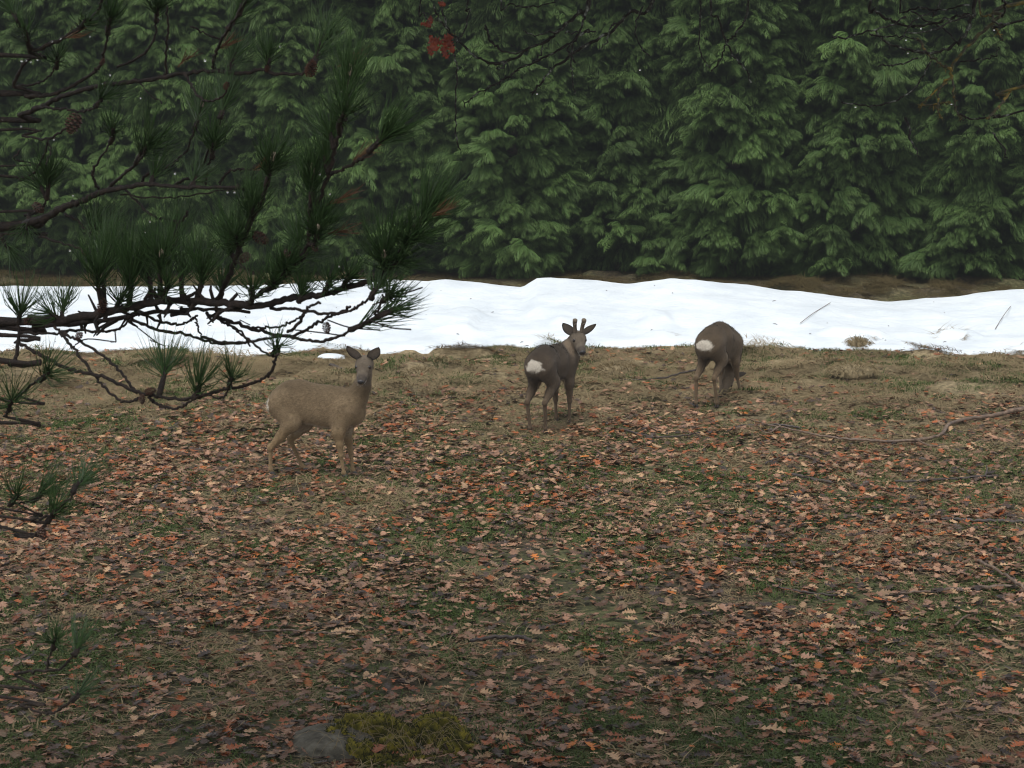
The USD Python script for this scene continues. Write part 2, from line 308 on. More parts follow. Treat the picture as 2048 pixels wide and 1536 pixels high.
# ------------------------------------------------------------------ hedge of cypress trees
def frond(rng, L, wide):
    """A flat drooping fan: midrib along +x, side shoots with short tips. Returns vertices, faces, tip factor."""
    parts, tips = [], []
    n = 17
    def rach(q): return np.array([q * L, 0, .24 * L * q - .58 * L * q ** 2.2])
    def strip(p0, d, ln, w, droop, t0, t1):
        d = d / np.linalg.norm(d); side = np.cross(d, [0, 0, 1]); side /= np.linalg.norm(side) + 1e-9
        p1 = p0 + d * ln * .5 + [0, 0, -droop * ln * .2]; p2 = p0 + d * ln + [0, 0, -droop * ln * .9]
        parts.append((np.array([p0 - side * w * .5, p0 + side * w * .5, p1 - side * w * .5, p1 + side * w * .5, p2]), np.array([[0, 1, 3], [0, 3, 2], [2, 3, 4]])))
        tips.append(np.array([t0, t0, (t0 + t1) / 2, (t0 + t1) / 2, t1]))
        return d, side
    for i in range(n):
        q = (i + .5 + rng.uniform(-.2, .2)) / n; p = rach(q); tg = rach(q + .04) - rach(q - .04); tg /= np.linalg.norm(tg)
        for sg in (-1, 1):
            ln = wide * (math.sin(math.pi * min(1, .25 + .75 * q)) ** .6) * rng.uniform(.75, 1.2) + .03; a = math.radians(rng.uniform(38, 62)) * sg
            d = tg * math.cos(a) + np.array([0, math.sin(a), 0]) + [0, 0, rng.uniform(-.30, -.02)]
            tn = rng.uniform(.5, 1.0); d, side = strip(p, d, ln, .0105, .75, .15 + .3 * q, tn)
            for r in (.35, .65):
                e = d * .85 + side * (1 if r < .5 else -1) * .5 + [0, 0, -.35]
                strip(p + d * ln * r + [0, 0, -.9 * ln * r * r * .8], e, ln * .38 + .012, .008, .7, .3 + .2 * q, tn)
    strip(rach(.9), rach(1.) - rach(.85), .09, .012, .6, .5, 1.)
    mid = np.array([rach(q) for q in np.linspace(0, 1, 6)]); w = np.array([0, .010, 0])
    parts.append((np.vstack([mid - w, mid + w]), np.array([[k, k + 1, k + 7] for k in range(5)] + [[k, k + 7, k + 6] for k in range(5)]))); tips.append(np.tile(np.linspace(0, .5, 6), 2))
    v, f = join(parts); return v, f, np.concatenate(tips)
def clump_mesh(rng):
    """One drooping bough end: a fan of fronds spreading from its base, x outward, z up."""
    vs, fs, ts, o = [], [], [], 0
    for k in range(13):
        v, f, tp = frond(rng, rng.uniform(.28, .48), rng.uniform(.09, .14))
        yaw = rng.uniform(-1.15, 1.15); pit = rng.uniform(-.25, .35); roll = rng.normal(0, .35) - yaw * .35
        m = trimesh.transformations.euler_matrix(roll, -pit, yaw, 'sxyz')[:3, :3]
        off = np.array([rng.uniform(-.10, .06), rng.uniform(-.10, .10), rng.uniform(-.07, .07) - .10 * abs(yaw)])
        v = v @ m.T + off; vs.append(v); fs.append(f + o); ts.append(tp); o += len(v)
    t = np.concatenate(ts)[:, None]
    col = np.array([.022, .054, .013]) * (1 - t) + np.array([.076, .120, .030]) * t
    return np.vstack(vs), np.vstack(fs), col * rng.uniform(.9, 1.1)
hr = np.random.default_rng(101)
clumps = [clump_mesh(hr) for _ in range(7)]
hedge_words = ['first hedge tree at the left edge of the photo, behind the pine branches', 'second hedge tree from the left, behind the thick pine limbs', 'third hedge tree from the left, seen through the pine needles',
               'fourth hedge tree from the left, above the nearest deer', 'fifth hedge tree from the left, just right of the pine branch tips', 'sixth hedge tree from the left, behind the hanging red leaves',
               'seventh hedge tree, behind the antlered deer in the middle', 'eighth hedge tree, between the antlered deer and the grazing deer', 'ninth hedge tree, above the grazing deer',
               'tenth hedge tree, above the dip in the snow crest', 'last hedge tree at the right edge of the photo']
for k in range(11):
    xk, yk = -7.4 + 1.48 * k + hr.uniform(-.15, .15), 27.6 + hr.uniform(-.3, .25) - .35 * (k > 6) - .55 * (k > 8) - .15 * (k < 3)
    t_ = thing('cypress_tree', (xk, yk, float(ground_z(xk, yk))), 0, 'green cypress, ' + hedge_words[k], 'tree', 'cypress trees of the hedge behind the snow')
    tp = np.array([[0, 0, -.1], [.03, .02, 2], [0, 0, 4.2], [.02, 0, 6.2]])
    obj('trunk', tube(spline(tp, 5), np.linspace(.13, .03, 16), 8, .1), M['trunk'], t_, True)
    pos, mats, sc = [], [], []
    for layer, (rf, num) in enumerate(((1.0, 410), (.80, 200), (.45, 60))):
        th = hr.uniform(-2.2, 2.2, num) - np.pi / 2
        z = 6.2 * ((np.arange(num) + hr.random(num)) / num) + .18 - .1 * layer
        rad = 1.15 * rf * np.sqrt(np.clip(1 - (z / 6.8) ** 3, .02, 1))
        wp = P3(xk + rad * np.cos(th), yk + rad * np.sin(th), z)
        big = meshkit.fbm(np.stack([wp[:, 0] * 1.3, wp[:, 1] * 1.3, wp[:, 2] * 1.0], -1) + 3.7, 2, 55) - .5
        rad = rad * (1 + .55 * big) + hr.uniform(-.20, .16, num) * (layer == 0)
        keep = (big > -.17) | (layer > 0)
        yaw = th + hr.normal(0, .30, num); el = hr.uniform(-.12, .30, num)
        o = np.stack([np.cos(yaw) * np.cos(el), np.sin(yaw) * np.cos(el), np.sin(el)], -1)
        up = np.stack([hr.normal(0, .18, num), hr.normal(0, .18, num), np.ones(num)], -1)
        yv = np.cross(up, o); yv /= np.linalg.norm(yv, axis=1, keepdims=True)
        m = np.stack([o, yv, np.cross(o, yv)], -1)
        pos.append(np.stack([(rad - .35) * np.cos(th), (rad - .35) * np.sin(th), np.maximum(z + .06, .16)], -1)[keep]); mats.append(m[keep]); sc.append((hr.uniform(.45, .82, num) * (1, 1.2, 1.7)[layer])[keep])
    num = 150; th = hr.uniform(-2.6, -.5, num); bx, by, bz = hr.uniform(-.9, .9, num), hr.uniform(.35, .95, num), 6.0 * (np.arange(num) + .5) / num
    o = np.stack([np.cos(th), np.sin(th), hr.uniform(-.2, .2, num)], -1); o /= np.linalg.norm(o, axis=1, keepdims=True); yv = np.cross(np.tile([0, 0, 1.], (num, 1)), o); yv /= np.linalg.norm(yv, axis=1, keepdims=True)
    pos.append(np.stack([bx, by, bz], -1)); mats.append(np.stack([o, yv, np.cross(o, yv)], -1)); sc.append(hr.uniform(1.5, 2.1, num))
    pos, mats, sc = np.vstack(pos), np.vstack(mats), np.concatenate(sc)
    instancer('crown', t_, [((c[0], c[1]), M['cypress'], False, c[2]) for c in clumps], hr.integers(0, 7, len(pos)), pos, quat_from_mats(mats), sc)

# ------------------------------------------------------------------ fallen leaves
def leaf_mesh(rng, lobes=5):
    """Lobed leaf, tip along +x, about 1 long, curled."""
    half = []
    for i in range(lobes):
        s0, s1 = i / lobes, (i + .5) / lobes
        w = .36 * math.sin(math.pi * min(.97, (.15 + .8 * s1))) ** .8
        half += [(-.5 + s0 + .02, w * .42 * rng.uniform(.7, 1.2)), (-.5 + s1 + .03, w * rng.uniform(.85, 1.15))]
    half[0] = (-.5, .02)
    pts = half + [(.5, 0)] + [(x, -y * rng.uniform(.85, 1.15)) for x, y in half[::-1]]
    pts = np.array(pts); mid = np.array([[x, 0] for x in np.linspace(-.4, .42, 5)])
    import shapely
    from scipy.spatial import Delaunay
    allp = np.vstack([pts, mid]); tri = Delaunay(allp).simplices
    poly = shapely.Polygon(pts).buffer(1e-6); keep = [poly.contains(shapely.Point(*allp[t].mean(0))) for t in tri]
    f = tri[np.array(keep)]
    x, y = allp.T
    cl, cw, tw = rng.uniform(-.5, .7), rng.uniform(-.2, 1.6), rng.uniform(-.35, .35)
    z = cl * x ** 2 * .5 + cw * y ** 2 + tw * x * y + rng.normal(0, .018, len(x))
    v = np.stack([x, y, z - z.min()], -1)
    a = v[f]; flip = np.cross(a[:, 1] - a[:, 0], a[:, 2] - a[:, 0])[:, 2] < 0; f[flip] = f[flip][:, ::-1]
    stalk = tube(np.array([[-.5, 0, z[0] - z.min()], [-.62, .02, .03], [-.75, .05, .02]]), .012, 3, cap=False)
    return join([(v, f), stalk])
lr = np.random.default_rng(23)
leaf_shapes = [leaf_mesh(lr, n) for n in (5, 4, 5, 3, 4, 5)]
kinds = list(LEAFCOL)
N = 56000
ly = lr.uniform(7.6, 21.0, N * 3); lx = lr.uniform(-1, 1, N * 3) * (.27 * ly + .9)
pl = P3(lx, ly)
den = .34 + .66 * smoothstep(.40, .60, meshkit.fbm(pl * .8 + 3.0, 3, 40)) * (.35 + .65 * smoothstep(.35, .6, meshkit.fbm(pl * 3.1, 2, 44)))
den *= 1 - .88 * smoothstep(15.5, 19.0, ly + 1.2 * (meshkit.fbm(pl * .7, 2, 2) - .5)) 
den *= np.clip((.27 * ly + .9) / 5.0, .3, 1.2)
keep = (lr.random(N * 3) < den); lx, ly = lx[keep][:N], ly[keep][:N]; n = len(lx)
size = np.where(lr.random(n) < .38, lr.uniform(.018, .040, n), lr.uniform(.038, .084, n))
slope = np.stack([lr.normal(0, .20, n), lr.normal(0, .20, n), np.ones(n)], -1)
lm = frames(slope, lr.uniform(0, 2 * np.pi, n))
lz = ground_z(lx, ly) + lr.uniform(.002, .03, n)
tone = meshkit.fbm(P3(lx, ly) * 1.1 + 9, 2, 66) + lr.normal(0, .10, n)
pk = lr.random(n)
lk = np.select([pk < .23, pk < .43, pk < .58, pk < .80, pk < .985], [0, 1, 2, 3, 4], 5)
lk = np.where((tone > .66) & (lk == 0), 3, lk)
ls = lr.integers(0, 6, n)
lq = quat_from_mats(lm)
# which 300 show largest
sc_px = size / np.hypot(ly, CAM_H); uu = 1024 + FPX * lx / (ly * CP + (CAM_H - lz) * SP); dz = lz - CAM_H
vv = 768 - FPX * (ly * SP + dz * CP) / (ly * CP - dz * SP)
inside = (uu > 20) & (uu < 2028) & (vv < 1525) & (vv > 900)
order = np.argsort(np.where(inside, -sc_px, 0))[:300]
rest = np.ones(n, bool); rest[order] = False
instancer('leaf_litter', None, [(s, M['leaf_' + k], False) for s in leaf_shapes for k in kinds], (ls * 6 + lk)[rest], np.stack([lx, ly, lz], -1)[rest], lq[rest], size[rest],
          'litter of small wet fallen leaves in rust, brown, tan and dark tones over the meadow', 'leaf litter')
leaf_say = {'rust': 'rust red lobed fallen leaf in the nearest litter', 'brown': 'mid brown lobed fallen leaf in the nearest litter', 'tan': 'pale tan lobed fallen leaf in the nearest litter',
            'pink': 'pinkish beige lobed fallen leaf in the nearest litter', 'dark': 'nearly black wet fallen leaf in the nearest litter', 'orange': 'bright orange fallen leaf in the nearest litter'}
cls = {}
def put_leaf(si, kd, loc, q, s, label, group):
    key = (si, kd)
    if key not in cls:
        c = stage.CreateClassPrim(f'/_class_leaf_{kd}_{si}')
        usdkit.mesh(stage, str(c.GetPath()) + '/blade', leaf_shapes[si], M['leaf_' + kd]); cls[key] = c.GetPath()
    x = UsdGeom.Xform.Define(stage, numbered('/World/fallen_leaf'))
    x.AddTranslateOp().Set(Gf.Vec3d(*map(float, loc))); x.AddOrientOp().Set(Gf.Quatf(*map(float, q))); x.AddScaleOp().Set(Gf.Vec3f(float(s)))
    x.GetPrim().GetReferences().AddInternalReference(cls[key]); x.GetPrim().SetInstanceable(True)
    tag(x.GetPrim(), label, 'leaf', group)
flat_q = lambda a: (math.cos(a / 2), 0, 0, math.sin(a / 2))
for i in order[:294]:
    kd = kinds[lk[i]]
    zone = 'left of the mossy stone' if uu[i] < 540 else 'around the mossy stone' if uu[i] < 970 else 'right of the mossy stone' if uu[i] < 1500 else 'near the lower right corner'
    put_leaf(ls[i], kd, (lx[i], ly[i], lz[i]), lq[i], size[i], f'{leaf_say[kd]} {zone}', f'{kd} fallen leaves {zone}')
for (u, v, kd, s, a, lab) in [(1900, 1382, 'orange', .10, .3, 'wide bright orange fallen leaf lying alone near the lower right corner'), (760, 1515, 'rust', .105, 1.2, 'large reddish brown leaf at the front foot of the mossy stone'),
                              (1545, 1478, 'tan', .12, -.4, 'large pale curled tan leaf between the wide orange leaf and the mossy stone'), (735, 1459, 'pink', .075, .5, 'single pale pinkish leaf lying on top of the mossy stone'),
                              (1225, 1530, 'tan', .09, 2.0, 'pale tan leaf touching the bottom edge right of the mossy stone'), (1262, 1296, 'orange', .07, 2.6, 'small bright orange leaf on the right above the lower stick line')]:
    p = ground_at(u, v); put_leaf(0, kd, p + [0, 0, .035], flat_q(a), s, lab, None)

# ------------------------------------------------------------------ grass
def tuft_mesh(rng, nb, rad, h, w, flat):
    parts = []
    for _ in range(nb):
        a, r = rng.uniform(0, 2 * np.pi), rad * math.sqrt(rng.random()); b = rng.uniform(0, 2 * np.pi)
        p0 = np.array([r * math.cos(a), r * math.sin(a), -.005]); L = h * rng.uniform(.5, 1.25); lean = flat * rng.uniform(.3, 1.2)
        d = np.array([math.cos(b), math.sin(b), 0]); s = np.array([-d[1], d[0], 0]) * w * .5
        p1 = p0 + d * L * lean * .35 + [0, 0, L * .62 / (1 + lean * .6)]; p2 = p0 + d * L * lean * 1.0 + [0, 0, L * .85 / (1 + lean)]
        parts.append((np.array([p0 - s, p0 + s, p1 + s * .8, p1 - s * .8, p2]), np.array([[0, 1, 2], [0, 2, 3], [3, 2, 4]])))
    return join(parts)
gr = np.random.default_rng(5)
def grass_tile(rng, nt, spread, *args):
    parts = []
    for _ in range(nt):
        v, f = tuft_mesh(rng, *args); a = rng.uniform(0, 6.283); r = spread * math.sqrt(rng.random()); k = rng.uniform(.65, 1.3)
        parts.append((v * k + [r * math.cos(a), r * math.sin(a), 0], f))
    return join(parts)
greens = [grass_tile(gr, 9, .20, 30, .10, .048, .0055, 1.3) for _ in range(6)]
straws = [grass_tile(gr, 10, .22, 30, .12, .058, .0055, 3.2) for _ in range(6)]
def scatter_grass(name, protos, mat, count, seed, y0, y1, density, scl, label, cat='grass'):
    g = np.random.default_rng(seed)
    y = g.uniform(y0, y1, count * 5); x = g.uniform(-1, 1, count * 5) * (.27 * y + .9)
    d = density(P3(x, y), x, y) * np.clip((.27 * y + .9) / 6.0, .3, 1.3)
    k = g.random(count * 5) < d; x, y = x[k][:count], y[k][:count]; n = len(x); e = .12
    nrm = np.stack([-(ground_z(x + e, y) - ground_z(x - e, y)) / (2 * e), -(ground_z(x, y + e) - ground_z(x, y - e)) / (2 * e), np.ones(n)], -1)
    m = frames(nrm, g.uniform(0, 2 * np.pi, n))
    instancer(name, None, [(p, M[mat], False) for p in protos], g.integers(0, len(protos), n), np.stack([x, y, ground_z(x, y)], -1), quat_from_mats(m), g.uniform(*scl, n), label, cat)
scatter_grass('meadow_grass', greens, 'grass', 1500, 31, 7.6, 21.2, lambda p, x, y: (.25 + .75 * smoothstep(.42, .60, meshkit.fbm(p * .9 + 17, 3, 61))) * (1 - .65 * smoothstep(15, 18.5, y)), (.7, 1.25), 'short patchy green grass and moss shoots between the fallen leaves')
scatter_grass('straw_grass', straws, 'straw', 1700, 32, 7.6, 21.6, lambda p, x, y: .22 + .78 * smoothstep(14.0, 18.5, y + 2.2 * (meshkit.fbm(p * .6, 2, 2) - .5)) + .25 * smoothstep(.5, .65, meshkit.fbm(p * 1.2 + 40, 2, 62)), (.7, 1.3), 'flattened straw coloured old grass thickest along the snow edge', 'dry grass')
scatter_grass('straw_verge', straws, 'verge', 420, 33, 25.2, 27.4, lambda p, x, y: .8, (.7, 1.3), 'strip of brown old grass between the snow crest and the hedge foot', 'dry grass')

# ------------------------------------------------------------------ grass tussocks that stand out
def tussock(u, v, w, h, label, seed, mat='straw', on_snow=False, cat='grass tussock'):
    g = np.random.default_rng(seed)
    p = ground_at(u, v)
    if on_snow: p[2] = float(snow_z(p[0], p[1])) - .02
    t = thing('grass_tussock', p, 0, label, cat)
    m = trimesh.creation.icosphere(3); vv_ = m.vertices * [w / 2 * .85, w / 2 * .7, h * .75]
    vv_ *= (1 + .35 * (meshkit.fbm(m.vertices * 2.2 + seed, 3, seed) - .5))[:, None]
    obj('mound', (vv_, m.faces), M['soil'], t, True)
    parts = []
    for _ in range(420):
        d = g.normal(0, 1, 3); d[2] = abs(d[2]); d /= np.linalg.norm(d)
        p0 = d * [w / 2 * .8, w / 2 * .65, h * .7]; L = g.uniform(.05, .13)
        q = d * [1, 1, .5] + [g.normal(0, .4), g.normal(0, .4), -.25]; q /= np.linalg.norm(q)
        s = np.cross(q, g.normal(0, 1, 3)); s *= .0028 / np.linalg.norm(s)
        p1 = p0 + q * L * .5 + [0, 0, .02]; p2 = p0 + q * L + [0, 0, -.03]
        parts.append((np.array([p0 - s, p0 + s, p1 + s, p1 - s, p2]), np.array([[0, 1, 2], [0, 2, 3], [3, 2, 4]])))
    tag(obj('blades', join(parts), M[mat], t), kind='stuff')
tussock(1716, 697, .30, .12, 'straw coloured grass hump poking up through the snow right of the grazing deer', 11)
tussock(1705, 745, .50, .10, 'low brown grass hump on the meadow right of the grazing deer', 12)
tussock(1985, 725, .36, .09, 'rough brown grass hump at the snow edge near the right border', 13)
tussock(1235, 745, .42, .08, 'low straw hump between the antlered deer and the grazing deer', 14)
tussock(840, 752, .40, .07, 'low brown grass hump right of the head of the nearest deer', 15)
tussock(352, 712, .30, .07, 'small green topped hump at the snow edge under the low pine branch', 16, 'grass')

# ------------------------------------------------------------------ deer
def surface_nets(d, origin, h):
    nx, ny, nz = d.shape; s = d < 0
    c = [d[i:nx - 1 + i, j:ny - 1 + j, k:nz - 1 + k] for i in (0, 1) for j in (0, 1) for k in (0, 1)]
    inside = sum((x < 0).astype(np.int8) for x in c); act = (inside > 0) & (inside < 8)
    ids = -np.ones(act.shape, int); cells = np.argwhere(act); ids[act] = np.arange(len(cells))
    cv = np.stack([x[act] for x in c], 1); acc = np.zeros((len(cells), 3)); cnt = np.zeros(len(cells))
    co = np.array([(i, j, k) for i in (0, 1) for j in (0, 1) for k in (0, 1)], float)
    for a in range(8):
        for b in range(a + 1, 8):
            if np.abs(co[a] - co[b]).sum() == 1:
                x = (cv[:, a] < 0) != (cv[:, b] < 0); t = np.where(x, cv[:, a] / np.where(x, cv[:, a] - cv[:, b], 1), 0)
                acc += np.where(x[:, None], co[a] + (co[b] - co[a]) * t[:, None], 0); cnt += x
    v = origin + (cells + acc / cnt[:, None]) * h
    fs = []
    for ax in range(3):
        sl0 = [slice(None)] * 3; sl1 = [slice(None)] * 3; sl0[ax] = slice(0, -1); sl1[ax] = slice(1, None)
        e = s[tuple(sl0)] != s[tuple(sl1)]; first = s[tuple(sl0)]
        b, c_ = [(1, 2), (2, 0), (0, 1)][ax]
        idx = np.argwhere(e); idx = idx[(idx[:, b] > 0) & (idx[:, c_] > 0) & (idx[:, b] < d.shape[b] - 1) & (idx[:, c_] < d.shape[c_] - 1)]
        eb, ec = np.eye(3, dtype=int)[b], np.eye(3, dtype=int)[c_]
        q = [ids[tuple((idx - o).T)] for o in (eb + ec, ec, 0 * eb, eb)]
        q = np.stack(q, 1); fl = first[tuple(idx.T)]
        q = np.where(fl[:, None], q, q[:, ::-1])
        fs += [q[:, [0, 1, 2]], q[:, [0, 2, 3]]]
    return v, np.vstack(fs)

def blob(prims, h=.0065):
    """prims: (a, b, ra, rb, squash of the sideways axis (local y), smoothing k)."""
    lo = np.min([np.minimum(p[0], p[1]) - max(p[2], p[3]) - .03 for p in prims], 0); hi = np.max([np.maximum(p[0], p[1]) + max(p[2], p[3]) + .03 for p in prims], 0)
    n = np.ceil((hi - lo) / h).astype(int) + 1
    d = np.full(n, .2, np.float32); ax = [lo[i] + np.arange(n[i]) * h for i in range(3)]
    for a, b, ra, rb, sq, k in prims:
        a, b = np.asarray(a, float), np.asarray(b, float); m = max(ra, rb) + k + .02
        i0 = np.maximum(((np.minimum(a, b) - m - lo) / h).astype(int), 0); i1 = np.minimum(((np.maximum(a, b) + m - lo) / h).astype(int) + 2, n)
        sl = tuple(slice(i0[q], i1[q]) for q in range(3))
        x, y, z = np.meshgrid(*[ax[q][sl[q]] for q in range(3)], indexing='ij')
        p = np.stack([x, y, z], -1); mid = (a + b) / 2
        S = np.array([1, sq, 1]); pa = (p - a) * S; ba = (b - a) * S
        t = np.clip((pa @ ba) / max(ba @ ba, 1e-12), 0, 1)
        q = np.linalg.norm(pa - t[..., None] * ba, axis=-1) - (ra + (rb - ra) * t)
        o = d[sl]; hh = np.clip(.5 + .5 * (o - q) / k, 0, 1)
        d[sl] = (o * (1 - hh) + q * hh - k * hh * (1 - hh)).astype(np.float32)
    v, f = surface_nets(d, lo, h)
    m = trimesh.Trimesh(v, f, process=False); trimesh.smoothing.filter_taubin(m, iterations=4)
    return np.array(m.vertices), np.array(m.faces)

def unit(v): v = np.asarray(v, float); return v / np.linalg.norm(v)

def ear_mesh(base, tip, face, L, W):
    """Cupped leaf-shaped ear from base to tip, its hollow facing 'face'. Returns vertices, faces, colours."""
    ax = unit(tip - base); f = unit(face - ax * (face @ ax)); s = np.cross(ax, f)
    nu, nw = 12, 9; us, ws = np.linspace(0, 1, nu), np.linspace(-1, 1, nw)
    vs, cs = [], []
    for layer in (0, 1):
        for u in us:
            w = W / 2 * (np.sin(np.pi * (u * .84 + .10)) ** .75) * (1 - .35 * u ** 4) * (1 if u < .999 else .12)
            for q in ws:
                cup = (q * q - 1) * .42 * w * (1.2 - u * .5)
                pt = base + ax * (u * L) + s * (q * w) + f * (cup + (.0 if layer == 0 else -.006 * (1 - abs(q) ** 3)) - .012 * (1 - u) ** 2 + .008 * u * u)
                vs.append(pt)
                rim = max(abs(q) ** 6, smoothstep(.8, .97, u))
                inner = np.array([.20, .168, .14]) * (.75 + .35 * (1 - abs(q))); dark = np.array([.022, .018, .016]); outc = np.array([.065, .052, .040]) * (1 - .6 * u)
                cs.append(inner * (1 - rim) + dark * rim if layer == 0 else outc)
    vs = np.array(vs); g = grid_faces(nu, nw); n = nu * nw
    fs = np.vstack([g[:, ::-1], g + n])
    edge = [(i * nw, (i + 1) * nw) for i in range(nu - 1)] + [((i + 1) * nw + nw - 1, i * nw + nw - 1) for i in range(nu - 1)] + [((nu - 1) * nw + j, (nu - 1) * nw + j + 1) for j in range(nw - 1)]
    fs = np.vstack([fs] + [np.array([[b, a, b + n], [b + n, a, a + n]]) for a, b in edge])
    return vs, fs, np.array(cs)

def build_deer(name, label, loc, yaw, J, tint, antlers=False, seed=1, dark_back=.5):
    """J: joints in the animal's own frame (x forward, y left, z up)."""
    t = thing(name, loc, yaw, label, 'deer', None)
    pr = []
    A = lambda a, b, ra, rb, sq=1.0, k=.03: pr.append((np.array(a, float), np.array(b, float), ra, rb, sq, k))
    tk = J.get('slim', 1.0)
    for (a, b, ra, rb, sq) in J['trunk']: A(a, b, ra * tk, rb * tk, sq * 1.04, .05)
    for nk in zip(J['neck'][:-1], J['neck'][1:]): A(nk[0][0], nk[1][0], nk[0][1], nk[1][1], 1.12, .045)
    hoofs = []
    for leg in J['hind']:
        hip, knee, hock, fet, hoof = [np.array(x, float) for x in leg]
        A(hip, knee, .105, .060, 1.55, .045); A(knee + [.0, 0, .02], (knee + hock) / 2, .060, .034, 1.25, .03); A((knee + hock) / 2, hock, .036, .0215, 1.1, .02)
        A(hock + [-.006, 0, .012], hock, .018, .021, 1.0, .012); A(hock, fet, .0165, .0125, 1, .012); A(fet, fet, .0165, .0165, 1, .012); A(fet, hoof + [0, 0, .030], .0135, .0125, 1, .012); hoofs.append((hoof, fet))
    for leg in J['fore']:
        sh, el, kn, fet, hoof = [np.array(x, float) for x in leg]
        A(sh, el, .085, .048, 1.5, .05); A(el, (el + kn) / 2, .044, .027, 1.15, .03); A((el + kn) / 2, kn, .027, .0185, 1, .02); A(kn, kn, .0185, .0185, 1, .012)
        A(kn, fet, .0145, .0115, 1, .012); A(fet, fet, .0155, .0155, 1, .012); A(fet, hoof + [0, 0, .030], .0128, .012, 1, .012); hoofs.append((hoof, fet))
    hp, fw, up = np.array(J['head'], float), unit(J['face']), np.array(J['up'], float)
    up = unit(up - fw * (up @ fw)); sd = np.cross(up, fw)
    HS = 1.13
    Hd = lambda f, s, u: hp + (fw * f + sd * s + up * u) * HS
    pr_h = [(Hd(-.01, 0, .005), Hd(.035, 0, .004), .052, .046), (Hd(.02, .018, .012), Hd(.02, -.018, .012), .040, .040), (Hd(.04, 0, -.004), Hd(.115, 0, -.020), .043, .030), (Hd(.115, 0, -.020), Hd(.155, 0, -.026), .029, .024),
            (Hd(.02, 0, -.032), Hd(.135, 0, -.040), .032, .018), (Hd(.05, .026, .014), Hd(.068, .024, .006), .021, .016), (Hd(.05, -.026, .014), Hd(.068, -.024, .006), .021, .016)]
    for a, b, ra, rb in pr_h: A(a, b, ra * HS, rb * HS, 1.0, .018)
    A(hp, J['neck'][-1][0], .046, J['neck'][-1][1], 1, .03)
    v, f = blob(pr)
    # real coat colours
    base = np.array(tint, float); g = meshkit.fbm(v * 16 + seed, 3, seed)[:, None]
    col = base[None] * (.85 + .3 * g)
    zb = v[:, 2]; topness = smoothstep(.50, .70, zb) * smoothstep(.17, .05, np.abs(v[:, 1]))
    col *= (1 - dark_back * .55 * topness)[:, None]
    legs = smoothstep(.40, .28, zb)[:, None]; col = col * (1 - legs) + base * np.array([1.18, 1.12, 1.02]) * .92 * legs
    low = (smoothstep(.56, .42, zb) * smoothstep(.30, .40, zb))[:, None] * (dark_back < .8); col = col * (1 + .16 * low)
    belly = (smoothstep(.44, .36, zb) * smoothstep(.25, .33, zb) * (np.abs(v[:, 1]) < .05) * (np.abs(v[:, 0] - .02) < .22))[:, None]; col = col * (1 - belly) + np.array([.26, .21, .15]) * belly
    rc, rn = np.array(J['rump'][0]), J['rump'][1]
    dv = (v - rc) * np.array([1, 1, 1]); dv[:, 1] *= 1 + np.clip(dv[:, 2] * 9, -.25, 1.2)
    e = np.sqrt(((dv / np.array(rn)) ** 2).sum(1)) + .9 * (meshkit.fbm(v * 34, 3, seed + 4) - .5)
    rump = (smoothstep(1.12, .78, e))[:, None]; col = col * (1 - rump) + np.array([.47, .43, .36]) * rump
    q = v - hp; hf, hs, hu = q @ fw / HS, q @ sd / HS, q @ up / HS; rh = np.linalg.norm(q - fw * .06, axis=1)
    head = (smoothstep(.15, .11, rh))[:, None]; col = col * (1 - head) + np.array(J.get('headcol', (.092, .074, .055))) * head
    cheek = (smoothstep(.028, .042, np.abs(hs)) * smoothstep(.14, .11, rh) * smoothstep(.02, -.02, hu))[:, None]; col = col * (1 - cheek * .7) + np.array([.15, .112, .076]) * cheek * .7
    muz = (smoothstep(.115, .135, hf) * (rh < .14))[:, None]; col = col * (1 - muz) + np.array([.055, .045, .036]) * muz
    chin = (0 if 'headcol' in J else 1) * smoothstep(.044, .028, np.linalg.norm((v - Hd(.135, 0, -.052)) * 1.0, axis=1))[:, None]; col = col * (1 - chin) + np.array([.42, .40, .37]) * chin
    obj('body', (v, f), M['fur'], t, True, col)
    fr = np.random.default_rng(seed); tri = v[f]; fn = np.cross(tri[:, 1] - tri[:, 0], tri[:, 2] - tri[:, 0]); ar = np.linalg.norm(fn, axis=1); pk_ = fr.choice(len(f), 16000, p=ar / ar.sum())
    w3 = fr.dirichlet([1, 1, 1], len(pk_)); hp0 = (tri[pk_] * w3[..., None]).sum(1); hn = fn[pk_] / ar[pk_][:, None]; hc = col[f[pk_, 0]] * fr.uniform(.65, 1.35, (len(pk_), 1))
    onhead = np.linalg.norm(hp0 - hp, axis=1) < .17; hl = fr.uniform(.010, .022, len(pk_)) * np.where(onhead | (hp0[:, 2] < .3), .35, 1) * np.where((hc.mean(1) > .3) & ~onhead, 1.3, 1)
    flow = np.array([-.75, 0, -.55]) + fr.normal(0, .25, (len(pk_), 3)); flow = np.where(onhead[:, None], -fw * .6, flow); flow -= hn * (flow * hn).sum(1, keepdims=True); hd = flow * .9 + hn * .38; hd /= np.linalg.norm(hd, axis=1, keepdims=True)
    hs_ = np.cross(hd, hn); hs_ /= np.linalg.norm(hs_, axis=1, keepdims=True) + 1e-9; hs_ *= .0013
    hv = np.stack([hp0 - hs_ - hn * .001, hp0 + hs_ - hn * .001, hp0 + hd * hl[:, None]], 1).reshape(-1, 3)
    tag(obj('fur', (hv, np.arange(len(hv)).reshape(-1, 3)), M['fur'], t, False, np.repeat(hc, 3, 0)), kind='stuff')
    nose = trimesh.creation.icosphere(2); nv = nose.vertices * [.015, .025, .019]; nv[:, 1] *= 1 - .25 * (nv[:, 2] < 0)
    obj('nose', (Hd(.170, 0, -.020) + nv[:, :1] * fw + nv[:, 1:2] * sd + nv[:, 2:] * up, nose.faces), M['nose'], t, True)
